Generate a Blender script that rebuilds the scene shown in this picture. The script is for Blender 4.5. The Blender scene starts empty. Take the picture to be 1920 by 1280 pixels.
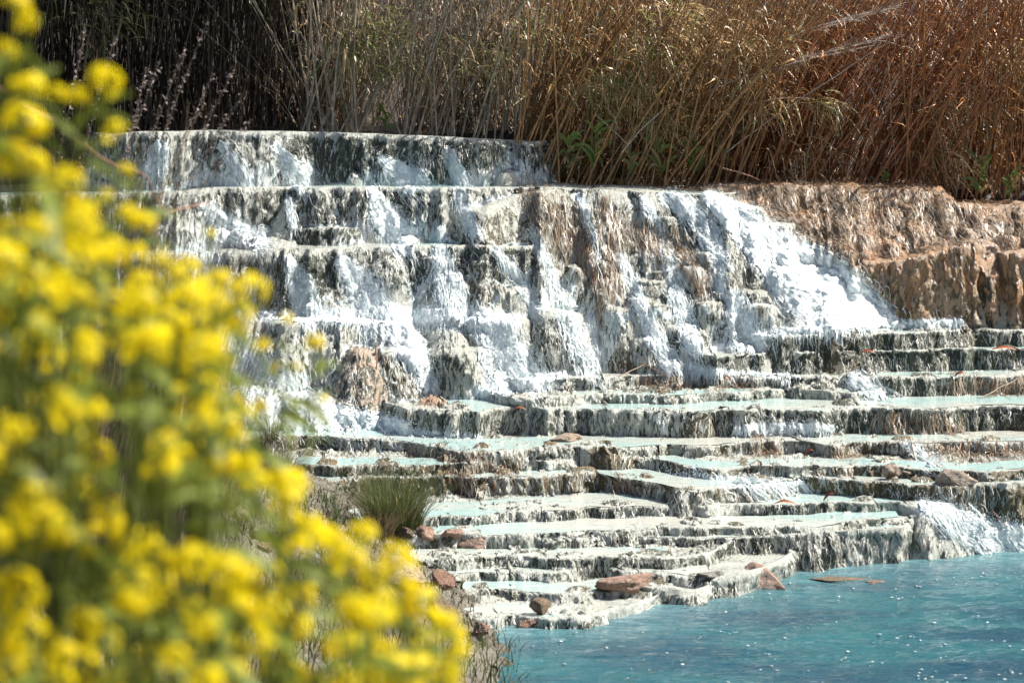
import bpy, math, random
import numpy as np
from mathutils import Vector

# ------------------------------------------------------------------ camera, sky, sun, exposure
SC = bpy.context.scene
FPX, HOR, ZC = 5445.0, 170.0, 4.36          # focal length in photo pixels, horizon row, eye height over the lower pool
PITCH = math.atan((640 - HOR) / FPX)
cam_d = bpy.data.cameras.new('camera')
cam = bpy.data.objects.new('camera', cam_d)
SC.collection.objects.link(cam)
cam.location = (0, 0, ZC)
cam.rotation_euler = (math.radians(90) - PITCH, 0, 0)
cam_d.sensor_width = 36.0
cam_d.lens = FPX / 1920 * 36
cam_d.clip_start = 0.1
cam_d.clip_end = 2000
cam_d.dof.use_dof = True
cam_d.dof.focus_distance = 30.5
cam_d.dof.aperture_fstop = 3.6
cam_d.dof.aperture_blades = 9
SC.camera = cam

SUN_AZ, SUN_EL = math.radians(76), math.radians(50)   # clockwise from the viewing direction; height
sun_dir = Vector((math.sin(SUN_AZ) * math.cos(SUN_EL), math.cos(SUN_AZ) * math.cos(SUN_EL), math.sin(SUN_EL)))
W = bpy.data.worlds.new('World'); SC.world = W; W.use_nodes = True
nt = W.node_tree; nt.nodes.clear()
sky = nt.nodes.new('ShaderNodeTexSky'); sky.sky_type = 'NISHITA'; sky.sun_disc = False
sky.sun_elevation = SUN_EL; sky.sun_rotation = SUN_AZ
sky.altitude = 200; sky.air_density = 1.0; sky.dust_density = 4.0
bg = nt.nodes.new('ShaderNodeBackground'); bg.inputs['Strength'].default_value = 0.075
wo = nt.nodes.new('ShaderNodeOutputWorld')
nt.links.new(sky.outputs[0], bg.inputs[0]); nt.links.new(bg.outputs[0], wo.inputs[0])
sl = bpy.data.lights.new('sun', 'SUN'); sl.energy = 5.0; sl.angle = math.radians(0.53); sl.color = (1.0, 0.95, 0.87)
so = bpy.data.objects.new('sun', sl); SC.collection.objects.link(so)
so.rotation_euler = (-sun_dir).to_track_quat('-Z', 'Y').to_euler()
SC.view_settings.view_transform = 'Standard'; SC.view_settings.look = 'None'
SC.view_settings.gamma = 1.0; SC.view_settings.use_curve_mapping = False
SC.view_settings.exposure = 1.05
SC.cycles.use_denoising = True
SC.cycles.max_bounces = 8; SC.cycles.diffuse_bounces = 4; SC.cycles.glossy_bounces = 3
SC.cycles.transmission_bounces = 4; SC.cycles.transparent_max_bounces = 8
SC.cycles.caustics_reflective = False; SC.cycles.caustics_refractive = False

# ------------------------------------------------------------------ helpers
rng = np.random.default_rng(7)
random.seed(7)
CP, SP = math.cos(PITCH), math.sin(PITCH)

def ray(u, v):
    r = (np.asarray(u, float) - 960) / FPX
    t = (640 - np.asarray(v, float)) / FPX
    return r, CP + t * SP, -SP + t * CP

def at_z(u, v, z):                      # where a line of sight meets a level z
    dx, dy, dz = ray(u, v)
    k = (z - ZC) / dz
    return dx * k, dy * k, z + 0 * k

def at_y(u, v, y):                      # where it meets a distance y
    dx, dy, dz = ray(u, v)
    k = y / dy
    return dx * k, y + 0 * k, ZC + dz * k

def project(x, y, z):
    d = y * CP - (z - ZC) * SP
    up = y * SP + (z - ZC) * CP
    return 960 + FPX * x / d, 640 - FPX * up / d

def _hash(ix, iy, iz, seed):
    h = (ix.astype(np.uint32) * np.uint32(374761393) + iy.astype(np.uint32) * np.uint32(668265263)
         + iz.astype(np.uint32) * np.uint32(2147483647) + np.uint32((seed * 1274126177) & 0xffffffff))
    h = (h ^ (h >> np.uint32(13))) * np.uint32(1274126177)
    h = h ^ (h >> np.uint32(16))
    h = h * np.uint32(2246822519)
    h = h ^ (h >> np.uint32(15))
    return h.astype(np.float32) * np.float32(2.0 / 4294967295.0) - np.float32(1.0)

def noise(x, y, z, seed=0):             # smooth value noise in -1..1
    x = np.asarray(x, np.float32); y = np.asarray(y, np.float32); z = np.asarray(z, np.float32)
    x, y, z = np.broadcast_arrays(x, y, z)
    fx, fy, fz = np.floor(x), np.floor(y), np.floor(z)
    ix, iy, iz = fx.astype(np.int64), fy.astype(np.int64), fz.astype(np.int64)
    tx, ty, tz = x - fx, y - fy, z - fz
    tx = tx * tx * (3 - 2 * tx); ty = ty * ty * (3 - 2 * ty); tz = tz * tz * (3 - 2 * tz)
    def c(a, b, d): return _hash(ix + a, iy + b, iz + d, seed)
    x00 = c(0, 0, 0) * (1 - tx) + c(1, 0, 0) * tx
    x10 = c(0, 1, 0) * (1 - tx) + c(1, 1, 0) * tx
    x01 = c(0, 0, 1) * (1 - tx) + c(1, 0, 1) * tx
    x11 = c(0, 1, 1) * (1 - tx) + c(1, 1, 1) * tx
    return (x00 * (1 - ty) + x10 * ty) * (1 - tz) + (x01 * (1 - ty) + x11 * ty) * tz

def fbm(x, y, z, octaves=4, seed=0, gain=0.5):
    a, s, t = 1.0, 0.0, 0.0
    for o in range(octaves):
        s = s + a * noise(x * 2.03 ** o, y * 2.03 ** o, z * 2.03 ** o, seed + 17 * o)
        t += a; a *= gain
    return s / t

def sstep(a, b, x):
    t = np.clip((x - a) / (b - a), 0, 1)
    return t * t * (3 - 2 * t)

def mesh_np(name, verts, faces, smooth=True, attrs=None, colors=None, vecs=None):
    """verts (n,3); faces (m,3) or (m,4)"""
    me = bpy.data.meshes.new(name)
    verts = np.ascontiguousarray(verts, np.float32); faces = np.ascontiguousarray(faces, np.int32)
    n, m, k = len(verts), len(faces), faces.shape[1]
    me.vertices.add(n); me.vertices.foreach_set('co', verts.ravel())
    me.loops.add(m * k); me.loops.foreach_set('vertex_index', faces.ravel())
    me.polygons.add(m)
    me.polygons.foreach_set('loop_start', np.arange(0, m * k, k, dtype=np.int32))
    me.polygons.foreach_set('loop_total', np.full(m, k, np.int32))
    if smooth: me.polygons.foreach_set('use_smooth', np.ones(m, bool))
    for nm, a in (attrs or {}).items():
        at = me.attributes.new(nm, 'FLOAT', 'POINT'); at.data.foreach_set('value', np.ascontiguousarray(a, np.float32))
    for nm, a in (colors or {}).items():
        at = me.attributes.new(nm, 'FLOAT_COLOR', 'POINT')
        c4 = np.ones((n, 4), np.float32); c4[:, :3] = a
        at.data.foreach_set('color', c4.ravel())
    for nm, a in (vecs or {}).items():
        at = me.attributes.new(nm, 'FLOAT_VECTOR', 'POINT'); at.data.foreach_set('vector', np.ascontiguousarray(a, np.float32).ravel())
    me.update(calc_edges=True)
    return me

def obj(name, me, mat=None, parent=None, **props):
    o = bpy.data.objects.new(name, me)
    SC.collection.objects.link(o)
    if mat is not None and me is not None and not me.materials: me.materials.append(mat)
    if parent is not None: o.parent = parent
    for k, v in props.items(): o[k] = v
    return o

# ------------------------------------------------------------------ materials
class NT:
    def __init__(s, name):
        s.m = bpy.data.materials.new(name); s.m.use_nodes = True
        s.t = s.m.node_tree; s.t.nodes.clear()
        s.out = s.n('ShaderNodeOutputMaterial')
    def n(s, typ, **kw):
        nd = s.t.nodes.new(typ)
        for k, v in kw.items(): setattr(nd, k, v)
        return nd
    def l(s, a, b): s.t.links.new(a, b)
    def setin(s, nd, key, val):
        if hasattr(val, 'is_output') or isinstance(val, bpy.types.NodeSocket): s.l(val, nd.inputs[key])
        else: nd.inputs[key].default_value = val
    def pos(s, scale=(1, 1, 1)):
        g = s.n('ShaderNodeNewGeometry'); mp = s.n('ShaderNodeMapping'); mp.inputs['Scale'].default_value = scale
        s.l(g.outputs['Position'], mp.inputs['Vector']); return mp.outputs[0]
    def noise(s, vec, scale=1.0, detail=4.0, rough=0.55, dist=0.0):
        nd = s.n('ShaderNodeTexNoise'); s.l(vec, nd.inputs['Vector'])
        nd.inputs['Scale'].default_value = scale; nd.inputs['Detail'].default_value = detail
        nd.inputs['Roughness'].default_value = rough; nd.inputs['Distortion'].default_value = dist
        return nd.outputs['Fac']
    def ramp(s, fac, stops, interp='LINEAR'):
        r = s.n('ShaderNodeValToRGB'); r.color_ramp.interpolation = interp
        e = r.color_ramp.elements
        while len(e) > 1: e.remove(e[-1])
        e[0].position = stops[0][0]; e[0].color = (*stops[0][1], 1)
        for p, c in stops[1:]:
            x = e.new(p); x.color = (*c, 1)
        s.l(fac, r.inputs[0]); return r.outputs[0]
    def rng(s, fac, a, b, c=0.0, d=1.0, smooth=True):
        r = s.n('ShaderNodeMapRange'); r.interpolation_type = 'SMOOTHSTEP' if smooth else 'LINEAR'
        s.l(fac, r.inputs[0])
        for i, v in enumerate((a, b, c, d)): r.inputs[i + 1].default_value = v
        return r.outputs[0]
    def math(s, op, a, b=None, clamp=False):
        m = s.n('ShaderNodeMath', operation=op); m.use_clamp = clamp
        s.setin(m, 0, a)
        if b is not None: s.setin(m, 1, b)
        return m.outputs[0]
    def mix(s, fac, a, b, mode='MIX'):
        m = s.n('ShaderNodeMix', data_type='RGBA', blend_type=mode)
        s.setin(m, 0, fac)
        for i, v in ((6, a), (7, b)):
            if isinstance(v, tuple): m.inputs[i].default_value = (*v, 1)
            else: s.l(v, m.inputs[i])
        return m.outputs[2]
    def attr(s, name, color=False):
        a = s.n('ShaderNodeAttribute'); a.attribute_name = name
        return a.outputs['Color'] if color else a.outputs['Fac']
    def bump(s, h, strength=0.5, dist=0.02, normal=None):
        b = s.n('ShaderNodeBump'); b.inputs['Strength'].default_value = strength; b.inputs['Distance'].default_value = dist
        s.l(h, b.inputs['Height'])
        if normal is not None: s.l(normal, b.inputs['Normal'])
        return b.outputs[0]
    def principled(s, color, rough=0.6, spec=0.5, normal=None, **kw):
        p = s.n('ShaderNodeBsdfPrincipled')
        if isinstance(color, tuple): p.inputs['Base Color'].default_value = (*color, 1)
        else: s.l(color, p.inputs['Base Color'])
        s.setin(p, 'Roughness', rough); s.setin(p, 'Specular IOR Level', spec)
        if normal is not None: s.l(normal, p.inputs['Normal'])
        for k, v in kw.items(): s.setin(p, k, v)
        s.l(p.outputs[0], s.out.inputs[0]); return p

def mat_travertine():
    t = NT('travertine')
    fl = t.n('ShaderNodeAttribute'); fl.attribute_name = 'flow'; fl = fl.outputs['Vector']
    def fp(sc):
        mp = t.n('ShaderNodeMapping'); mp.inputs['Scale'].default_value = sc; t.l(fl, mp.inputs['Vector']); return mp.outputs[0]
    fine = t.noise(fp((42, 20, 9)), 1.0, 5, 0.62, 0.5)          # streaks running down the faces
    mid = t.noise(fp((11, 8, 3.5)), 1.0, 5, 0.62, 0.8)
    grit = t.noise(t.pos((95, 95, 70)), 1.0, 3, 0.7)
    big = t.noise(t.pos((1.3, 1.3, 1.3)), 1.0, 3, 0.5)
    pale = t.mix(t.rng(mid, 0.35, 0.7), (0.52, 0.53, 0.475), (0.33, 0.36, 0.315))
    pale = t.mix(t.rng(big, 0.4, 0.65), pale, (0.46, 0.465, 0.40))
    tanc = t.mix(t.rng(mid, 0.35, 0.65), (0.45, 0.23, 0.10), (0.34, 0.22, 0.12))
    tanc = t.mix(t.rng(fine, 0.50, 0.64), tanc, (0.15, 0.07, 0.03))
    tanc = t.mix(t.rng(big, 0.48, 0.62, 0, 0.5), tanc, (0.44, 0.36, 0.28))
    stone = t.mix(t.attr('tan'), pale, tanc)
    al = t.math('ADD', t.math('MULTIPLY', fine, 0.48), t.math('MULTIPLY', mid, 0.52))
    al = t.math('ADD', al, t.math('MULTIPLY', t.math('SUBTRACT', t.attr('algae'), 0.5), 0.30))
    am = t.rng(al, 0.495, 0.56)
    algae = t.mix(t.rng(grit, 0.35, 0.7), (0.012, 0.021, 0.014), (0.055, 0.070, 0.038))
    algae = t.mix(t.math('MULTIPLY', t.attr('moss'), t.rng(mid, 0.38, 0.52)), algae, (0.20, 0.12, 0.03))
    col = t.mix(am, stone, algae)
    col = t.mix(t.math('MULTIPLY', t.rng(grit, 0.60, 0.70), 0.6), col, (0.68, 0.69, 0.65))
    fi = t.math('ADD', t.math('MULTIPLY', fine, 0.7), t.math('ADD', t.math('MULTIPLY', grit, 0.2), t.math('MULTIPLY', mid, 0.1)))          # a thin broken film of white water
    film = t.math('MULTIPLY', t.rng(t.math('SUBTRACT', t.math('MULTIPLY', t.attr('film'), 0.60), t.math('SUBTRACT', fi, 0.26)), 0.0, 0.06), 0.92)
    col = t.mix(film, col, t.mix(t.rng(mid, 0.42, 0.60), (0.84, 0.87, 0.87), (0.50, 0.62, 0.62)))
    h = t.math('ADD', t.math('MULTIPLY', fine, 1.0), t.math('MULTIPLY', grit, 0.45))
    nb = t.bump(h, 1.0, 0.035)
    t.principled(col, t.rng(grit, 0.3, 0.7, 0.15, 0.5), 0.7, nb)
    return t.m

def mat_foam():
    t = NT('white_water')
    fl = t.n('ShaderNodeAttribute'); fl.attribute_name = 'flow'; fl = fl.outputs['Vector']
    mp = t.n('ShaderNodeMapping'); mp.inputs['Scale'].default_value = (48, 22, 18); t.l(fl, mp.inputs['Vector'])
    a = t.noise(mp.outputs[0], 1.0, 5, 0.65, 0.6)
    b = t.noise(t.pos((120, 120, 90)), 1.0, 3, 0.7)
    col = t.mix(t.rng(a, 0.38, 0.56), (0.48, 0.61, 0.63), (0.92, 0.93, 0.93))
    nb = t.bump(t.math('ADD', a, t.math('MULTIPLY', b, 0.25)), 0.7, 0.03)
    t.principled(col, 0.3, 0.5, nb)
    return t.m

def mat_pool(name, shallow, deep, bump_s, scale):
    t = NT(name)
    r1 = t.noise(t.pos((3.0 * scale, 9 * scale, 1)), 1.0, 4, 0.6, 0.8)
    r2 = t.noise(t.pos((14 * scale, 30 * scale, 1)), 1.0, 3, 0.6)
    g = t.noise(t.pos((0.5, 0.9, 1)), 1.0, 3, 0.5)
    col = t.mix(t.rng(g, 0.35, 0.65), shallow, deep)
    col = t.mix(t.math('MULTIPLY', t.attr('shal'), t.rng(r1, 0.3, 0.7, 0.35, 0.9)), col, (0.19, 0.33, 0.35))
    h = t.math('ADD', r1, t.math('MULTIPLY', r2, 0.35))
    t.principled(col, 0.06, 0.5, t.bump(h, bump_s, 0.05), IOR=1.33)
    return t.m

def mat_vcol(name, rough=0.6, spec=0.3, trans=0.0, nscale=(60, 60, 60), vary=0.35, bump=0.0):
    t = NT(name)
    c = t.attr('col', True)
    n1 = t.noise(t.pos(nscale), 1.0, 3, 0.6)
    c2 = t.mix(t.rng(n1, 0.3, 0.7, 0.0, vary), c, (0.02, 0.015, 0.01))
    p = t.principled(c2, rough, spec, t.bump(n1, bump, 0.01) if bump else None)
    if trans:
        tr = t.n('ShaderNodeBsdfTranslucent'); t.l(c2, tr.inputs[0])
        mx = t.n('ShaderNodeMixShader'); mx.inputs[0].default_value = trans
        t.l(p.outputs[0], mx.inputs[1]); t.l(tr.outputs[0], mx.inputs[2]); t.l(mx.outputs[0], t.out.inputs[0])
    return t.m

def mat_rock(name, c1, c2, c3):
    t = NT(name)
    a = t.noise(t.pos((7, 7, 16)), 1.0, 6, 0.7, 0.8)
    b = t.noise(t.pos((55, 55, 55)), 1.0, 4, 0.75)
    col = t.mix(t.rng(a, 0.38, 0.62), c1, c2)
    col = t.mix(t.rng(b, 0.50, 0.66, 0, 0.85), col, c3)
    col = t.mix(t.rng(t.noise(t.pos((20, 20, 9)), 1.0, 4, 0.7), 0.52, 0.64, 0, 0.8), col, (0.05, 0.05, 0.035))
    t.principled(col, t.rng(b, 0.3, 0.7, 0.2, 0.7), 0.5, t.bump(t.math('ADD', a, t.math('MULTIPLY', b, 0.5)), 1.0, 0.06))
    return t.m

def mat_ground(name, c1, c2, c3):
    t = NT(name)
    a = t.noise(t.pos((3, 3, 3)), 1.0, 5, 0.65, 0.5)
    b = t.noise(t.pos((40, 40, 40)), 1.0, 4, 0.7)
    col = t.mix(t.rng(a, 0.35, 0.65), c1, c2)
    col = t.mix(t.rng(b, 0.45, 0.65), col, c3)
    t.principled(col, t.rng(a, 0.35, 0.6, 0.25, 0.8), 0.4, t.bump(b, 1.0, 0.05))
    return t.m

M = {}
M['travertine'] = mat_travertine()
M['foam'] = mat_foam()
M['pool_low'] = mat_pool('milky_blue_water', (0.016, 0.10, 0.115), (0.010, 0.050, 0.078), 1.0, 1.0)
M['pool_terrace'] = mat_pool('milky_turquoise_water', (0.31, 0.45, 0.43), (0.44, 0.44, 0.39), 0.35, 1.6)
M['reed'] = mat_vcol('dry_reed', 0.55, 0.35, 0.12, (30, 30, 9), 0.5)
M['leaf'] = mat_vcol('reed_leaf', 0.4, 0.5, 0.32, (60, 60, 60), 0.25)
M['straw'] = mat_vcol('wet_straw', 0.4, 0.5, 0.0, (60, 60, 60), 0.3)
M['petal'] = mat_vcol('yellow_petal', 0.5, 0.25, 0.55, (80, 80, 80), 0.05)
M['green'] = mat_vcol('green_leaf', 0.5, 0.3, 0.4, (50, 50, 50), 0.25)
M['stalk'] = mat_vcol('dead_stalk', 0.6, 0.3, 0.1, (40, 40, 40), 0.35)
M['ground'] = mat_ground('bank_soil', (0.09, 0.075, 0.05), (0.16, 0.13, 0.09), (0.04, 0.045, 0.02))
M['bank'] = mat_ground('wet_bank', (0.16, 0.135, 0.10), (0.30, 0.27, 0.22), (0.05, 0.05, 0.03))
M['litter'] = mat_ground('reed_litter', (0.035, 0.022, 0.013), (0.05, 0.032, 0.02), (0.015, 0.010, 0.006))
M['rock_tan'] = mat_rock('tan_stone', (0.44, 0.33, 0.24), (0.33, 0.24, 0.17), (0.52, 0.45, 0.38))
M['rock_red'] = mat_rock('reddish_stone', (0.30, 0.15, 0.09), (0.20, 0.10, 0.06), (0.42, 0.32, 0.25))
M['rock_pink'] = mat_rock('pink_stone', (0.42, 0.25, 0.17), (0.33, 0.19, 0.13), (0.50, 0.42, 0.36))
M['rock_brown'] = mat_rock('brown_stone', (0.20, 0.13, 0.07), (0.12, 0.09, 0.05), (0.34, 0.26, 0.17))
M['rock_grey'] = mat_rock('grey_stone', (0.32, 0.30, 0.27), (0.20, 0.19, 0.17), (0.46, 0.43, 0.38))
# ------------------------------------------------------------------ the stepped travertine: shapes
SHAPES = []
def tier(label, pix, z=None, y=None, slope=7.0, r=0.05, amp=0.10, flute=0.035, pool=0.0, algae=0.5, tan=0.0, moss=0.0, ends=2.6, zn=0.026, kind='tier', lab_pool=None, cut=9.0, cut_slope=7.0, wet=0.32):
    u = np.array([p[0] for p in pix], float); v = np.array([p[1] for p in pix], float)
    if z is not None: X, Y, Z = at_z(u, v, z)
    else:
        yy = np.array([p[2] if len(p) > 2 else y for p in pix], float)
        X, Y, Z = at_y(u, v, yy)
    SHAPES.append(dict(kind=kind, label=label, X=np.asarray(X), Y=np.asarray(Y) + 0 * X, Z=np.asarray(Z) + 0 * X, slope=slope, r=r, amp=amp, flute=flute,
                       pool=pool, algae=algae, tan=tan, moss=moss, ends=ends, zn=zn, lab_pool=lab_pool, cut=cut, cut_slope=cut_slope, wet=0.0 if tan > 0.5 else wet))

def mound(label, u, v, hw, y, slope=4.0, r=0.05, deep=None, algae=0.55, tan=0.0, moss=0.0, dome=0.25, floor=-9.0):
    x0, yy, zt = at_y(u, v, y)
    rx = hw / FPX * y
    SHAPES.append(dict(kind='mound', label=label, x0=float(x0), y0=y + (deep or rx * 1.1), z=float(zt), rx=rx, ry=(deep or rx * 1.1), slope=slope, r=r,
                       algae=algae, tan=tan, moss=moss, dome=dome, floor=floor, pool=0.0, lab_pool=None, wet=0.0 if tan > 0.5 or moss > 0.8 else 0.75))

# --- lower steps, front to back (levels in metres over the lower pool)
tier('low grey ledge at the left edge of the blue pool', [(700, 1165), (870, 1158), (960, 1150), (1040, 1152), (1075, 1160)], z=0.09, slope=3, algae=0.45, pool=0.5, lab_pool='shallow wet sheet on the lowest left ledge')
tier('knobbly grey ledge behind the small red rocks', [(640, 1120), (800, 1108), (900, 1098), (1010, 1105), (1090, 1112), (1180, 1102), (1270, 1104)], z=0.13, slope=2.2, algae=0.5, pool=0.6, lab_pool='thin grey water behind the small red rocks')
tier('ledge carrying the flat pink rocks', [(640, 1085), (780, 1078), (900, 1074), (1100, 1070), (1250, 1076), (1330, 1080)], z=0.185, slope=2.6, algae=0.5, pool=0.6, lab_pool='grey water behind the flat pink rocks')
tier('dark mossy ledge left of the tall lower block', [(640, 1050), (780, 1044), (900, 1040), (1000, 1042), (1120, 1040), (1250, 1046)], z=0.28, slope=5, algae=0.6, pool=0.6, lab_pool='narrow grey pool over the dark mossy ledge')
tier('tall fluted block rising from the blue pool', [(1040, 1018), (1110, 1008), (1200, 1004), (1300, 1008), (1440, 1004), (1550, 998), (1630, 990), (1690, 984), (1722, 972)], z=0.325, slope=9, r=0.02, algae=0.5, amp=0.06, flute=0.05, pool=0.9, lab_pool='wet grey shelf on top of the fluted block', ends=5)
tier('pale ledge above the fluted block', [(640, 1010), (760, 1004), (900, 1000), (1100, 994), (1300, 990), (1500, 984), (1690, 966)], z=0.385, slope=5, algae=0.42, pool=0.7, lab_pool='still grey pool above the fluted block', ends=4)
tier('long knobbly ledge with orange leaf on its lip', [(600, 978), (760, 972), (900, 962), (1000, 955), (1120, 948), (1300, 945), (1500, 942), (1700, 934), (1790, 938), (1870, 930), (1960, 925)], z=0.475, slope=6, algae=0.55, pool=0.9, lab_pool='wide calm grey-blue pool, fifth step up from the lower pool')
tier('mossy ledge with dark hanging strands below white rapids', [(560, 905), (700, 895), (800, 892), (900, 892), (1000, 889), (1120, 888), (1210, 898), (1300, 912), (1420, 908), (1500, 896), (1650, 902), (1780, 908), (1960, 905)], z=0.625, slope=7, algae=0.72, moss=0.5, pool=0.9, lab_pool='turquoise pool behind the strand-hung mossy ledge')
tier('ragged low ledge beside the tan boulder', [(560, 868), (760, 872), (860, 866), (960, 862), (1080, 858), (1200, 856), (1330, 876), (1480, 876), (1560, 868), (1700, 876), (1800, 882), (1960, 878)], z=0.72, slope=5, algae=0.62, moss=0.4, pool=0.6, lab_pool='turquoise water behind the ragged low ledge')
tier('ledge matted with dead straw above the tan boulder', [(430, 822), (600, 816), (740, 822), (800, 836), (860, 846), (980, 838), (1100, 836), (1250, 832), (1400, 828), (1560, 832), (1740, 828), (1960, 824)], z=0.82, slope=5, algae=0.6, moss=0.4, pool=1.0, lab_pool='bright turquoise pool below the long fringed ledge')
tier('long fringed ledge spanning the middle of the steps', [(835, 773), (850, 772), (930, 766), (1100, 768), (1230, 770), (1350, 766), (1500, 768), (1600, 764), (1760, 762), (1960, 757)], z=1.08, slope=9, r=0.04, algae=0.62, amp=0.12, flute=0.06, pool=1.4, lab_pool='broad grey-turquoise pool above the long fringed ledge', ends=2.5)
tier('pale half step under the leaf-strewn ledge', [(1005, 744), (1040, 742), (1150, 738), (1300, 738), (1480, 728), (1600, 735)], z=1.17, slope=4, algae=0.45, pool=0.4, lab_pool='sliver of turquoise water under the leaf-strewn ledge')
tier('ledge strewn with rusty leaves and straw', [(1005, 711), (1040, 709), (1200, 704), (1340, 702), (1480, 708), (1600, 708), (1700, 706), (1800, 703), (1960, 700)], z=1.28, slope=6, algae=0.55, pool=0.8, amp=0.08, lab_pool='foamy turquoise pool above the leaf-strewn ledge', ends=2.5)
tier('dark fluted step with hanging flutes on the right', [(1345, 665), (1420, 662), (1600, 658), (1760, 656), (1960, 651)], z=1.51, slope=10, r=0.05, algae=0.78, flute=0.07, amp=0.06, pool=0.6, lab_pool='thin pool over the dark fluted step', ends=3.5, wet=0.25)
tier('rounded step right below the white cascade', [(1450, 629), (1600, 626), (1700, 624), (1800, 619), (1960, 616)], z=1.69, slope=6, r=0.06, algae=0.7, flute=0.06, amp=0.06, pool=1.2, lab_pool='foam-flecked pool at the foot of the white cascade', ends=3.5, wet=0.35)
tier('sloping rock under the white chute at the right edge', [(1735, 945), (1790, 940), (1870, 931), (1960, 926)], z=0.46, slope=1.5, r=0.1, algae=0.4, amp=0.05, flute=0.05, wet=0.9, ends=2.0)
# --- upper falls
tier('topmost fall wall under the reeds', [(222, 250, 34.25), (260, 246, 34.2), (400, 244, 34.2), (600, 247, 34.3), (800, 254, 34.3), (930, 261, 34.3), (985, 265, 34.3)], wet=0.85, slope=3.2, r=0.12, amp=0.10, flute=0.07, algae=0.70, zn=0.01, pool=0.8, ends=5, lab_pool='still water brimming over the topmost fall')
tier('second fall wall with straw-hung right end', [(-260, 372, 33.0), (200, 362, 33.0), (330, 358, 33.0), (390, 352, 33.2), (560, 350, 33.3), (800, 350, 33.3), (1040, 352, 33.3), (1140, 356, 33.3), (1250, 360, 33.3), (1335, 362, 33.3)], wet=0.85, slope=2.7, r=0.12, amp=0.12, flute=0.07, algae=0.70, zn=0.01, pool=1.2, ends=4, lab_pool='cyan water brimming over the second fall')
tier('third fall wall at the left centre', [(-260, 480, 31.9), (300, 475, 31.9), (470, 470, 32.0), (520, 462, 32.1), (640, 466, 32.1), (700, 462, 32.2), (800, 460, 32.2), (900, 458, 32.3), (965, 460, 32.4)], wet=0.85, slope=3.8, r=0.14, amp=0.12, flute=0.08, algae=0.70, zn=0.015, pool=0.7, ends=3, lab_pool='frothy pool between the second and third falls')
tier('sloping straw-draped rock between the two cascades', [(900, 395, 33.0), (960, 362, 33.22), (1040, 356, 33.25), (1200, 360, 33.25), (1335, 366, 33.2), (1400, 420, 33.0)], wet=0.85, slope=1.35, r=0.18, cut=1.45, amp=0.18, flute=0.05, algae=0.62, moss=0.3, zn=0.03, ends=1.2)
tier('fourth fall ledge behind the yellow flowers', [(-260, 615, 31.4), (380, 608, 31.4), (560, 600, 31.5), (680, 602, 31.5), (760, 606, 31.6), (800, 640, 31.5)], wet=0.85, slope=1.7, r=0.10, amp=0.12, flute=0.08, algae=0.5, zn=0.02, ends=2.2)
tier('low foam-swept apron at the left of the falls', [(-260, 742, 30.7), (300, 735, 30.7), (500, 735, 30.7), (640, 745, 30.7), (740, 770, 30.6)], wet=0.85, slope=0.9, r=0.10, cut=0.45, amp=0.15, flute=0.05, algae=0.35, zn=0.03, ends=2.0)
tier('tan straw-covered slope above the right wall', [(1330, 352, 34.0), (1400, 346, 34.1), (1500, 343, 34.1), (1680, 350, 34.1), (1765, 354, 34.1), (1800, 384, 34.0), (1960, 389, 34.0)], slope=0.74, r=0.15, amp=0.10, flute=0.10, algae=0.46, tan=1.0, zn=0.02, ends=1.2, cut=1.15)
tier('tan dripstone wall right of the white cascade', [(1590, 505, 32.75), (1640, 492, 32.75), (1700, 484, 32.7), (1760, 470, 32.7), (1800, 455, 32.7), (1832, 450, 32.75), (1850, 470, 33.05), (1868, 470, 33.05), (1885, 478, 32.8), (1960, 474, 32.8)], slope=8, r=0.10, amp=0.05, flute=0.09, algae=0.46, tan=1.0, moss=0.5, zn=0.03, ends=2.0)
# --- rounded mounds inside the falls
mound('flat rounded mound splitting the second fall', 615, 424, 78, 32.75, slope=3.5, algae=0.6, dome=0.08)
mound('rounded mound under the second fall at the left', 500, 452, 60, 32.3, slope=3, algae=0.4)
mound('dark mound below the flat rounded one', 620, 390, 75, 33.0, slope=5, algae=0.75)
mound('mossy yellow-brown hump in the middle of the falls', 1112, 522, 52, 32.35, slope=5, algae=0.75, moss=1.0, dome=0.1, deep=0.5)
mound('rounded mossy knob at the foot of the brown hump', 1185, 645, 45, 31.75, slope=4, algae=0.7, moss=0.9)
mound('pale bulge left of the brown hump', 955, 533, 62, 31.95, slope=4, algae=0.45)
mound('dark rounded knob left of the brown hump', 1052, 585, 46, 31.6, slope=5, algae=0.75)
mound('broad knob under the white veil', 935, 592, 72, 31.45, slope=4, algae=0.55)
mound('boxy mossy mound low in the falls', 865, 655, 54, 31.0, slope=6, algae=0.72, dome=0.1)
mound('dark mound below the fourth ledge', 735, 655, 55, 31.0, slope=3.0, algae=0.75, moss=0.4)
mound('wet orange tongue of rock leaning in the left falls', 676, 652, 28, 31.05, slope=2.6, algae=0.55, tan=0.6, deep=0.3)
mound('grey mound in the left white water', 655, 695, 60, 30.85, slope=3.0, algae=0.5)
mound('stepped knob right of the brown hump', 1225, 630, 52, 31.7, slope=4, algae=0.6)
mound('broad ledge knob left of the white cascade', 1290, 535, 72, 32.15, slope=4.5, algae=0.72)
mound('small knob below the broad ledge knob', 1300, 620, 48, 31.75, slope=4.5, algae=0.7)
mound('knob beside the foot of the white cascade', 1410, 540, 50, 32.15, slope=4, algae=0.45)
mound('dark tongue of rock inside the white cascade', 1462, 502, 26, 32.45, slope=5, algae=0.75)
mound('upper hump on the straw-draped slope', 1320, 430, 55, 32.75, slope=3.5, algae=0.65)
mound('hump under the straw curtain', 1180, 470, 60, 32.55, slope=3, algae=0.65)
mound('small hump left of the straw curtain', 1010, 480, 45, 32.45, slope=3, algae=0.55)
mound('low hump at the foot of the tan wall', 1650, 575, 40, 32.5, slope=3, tan=1.0, algae=0.3)
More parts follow.
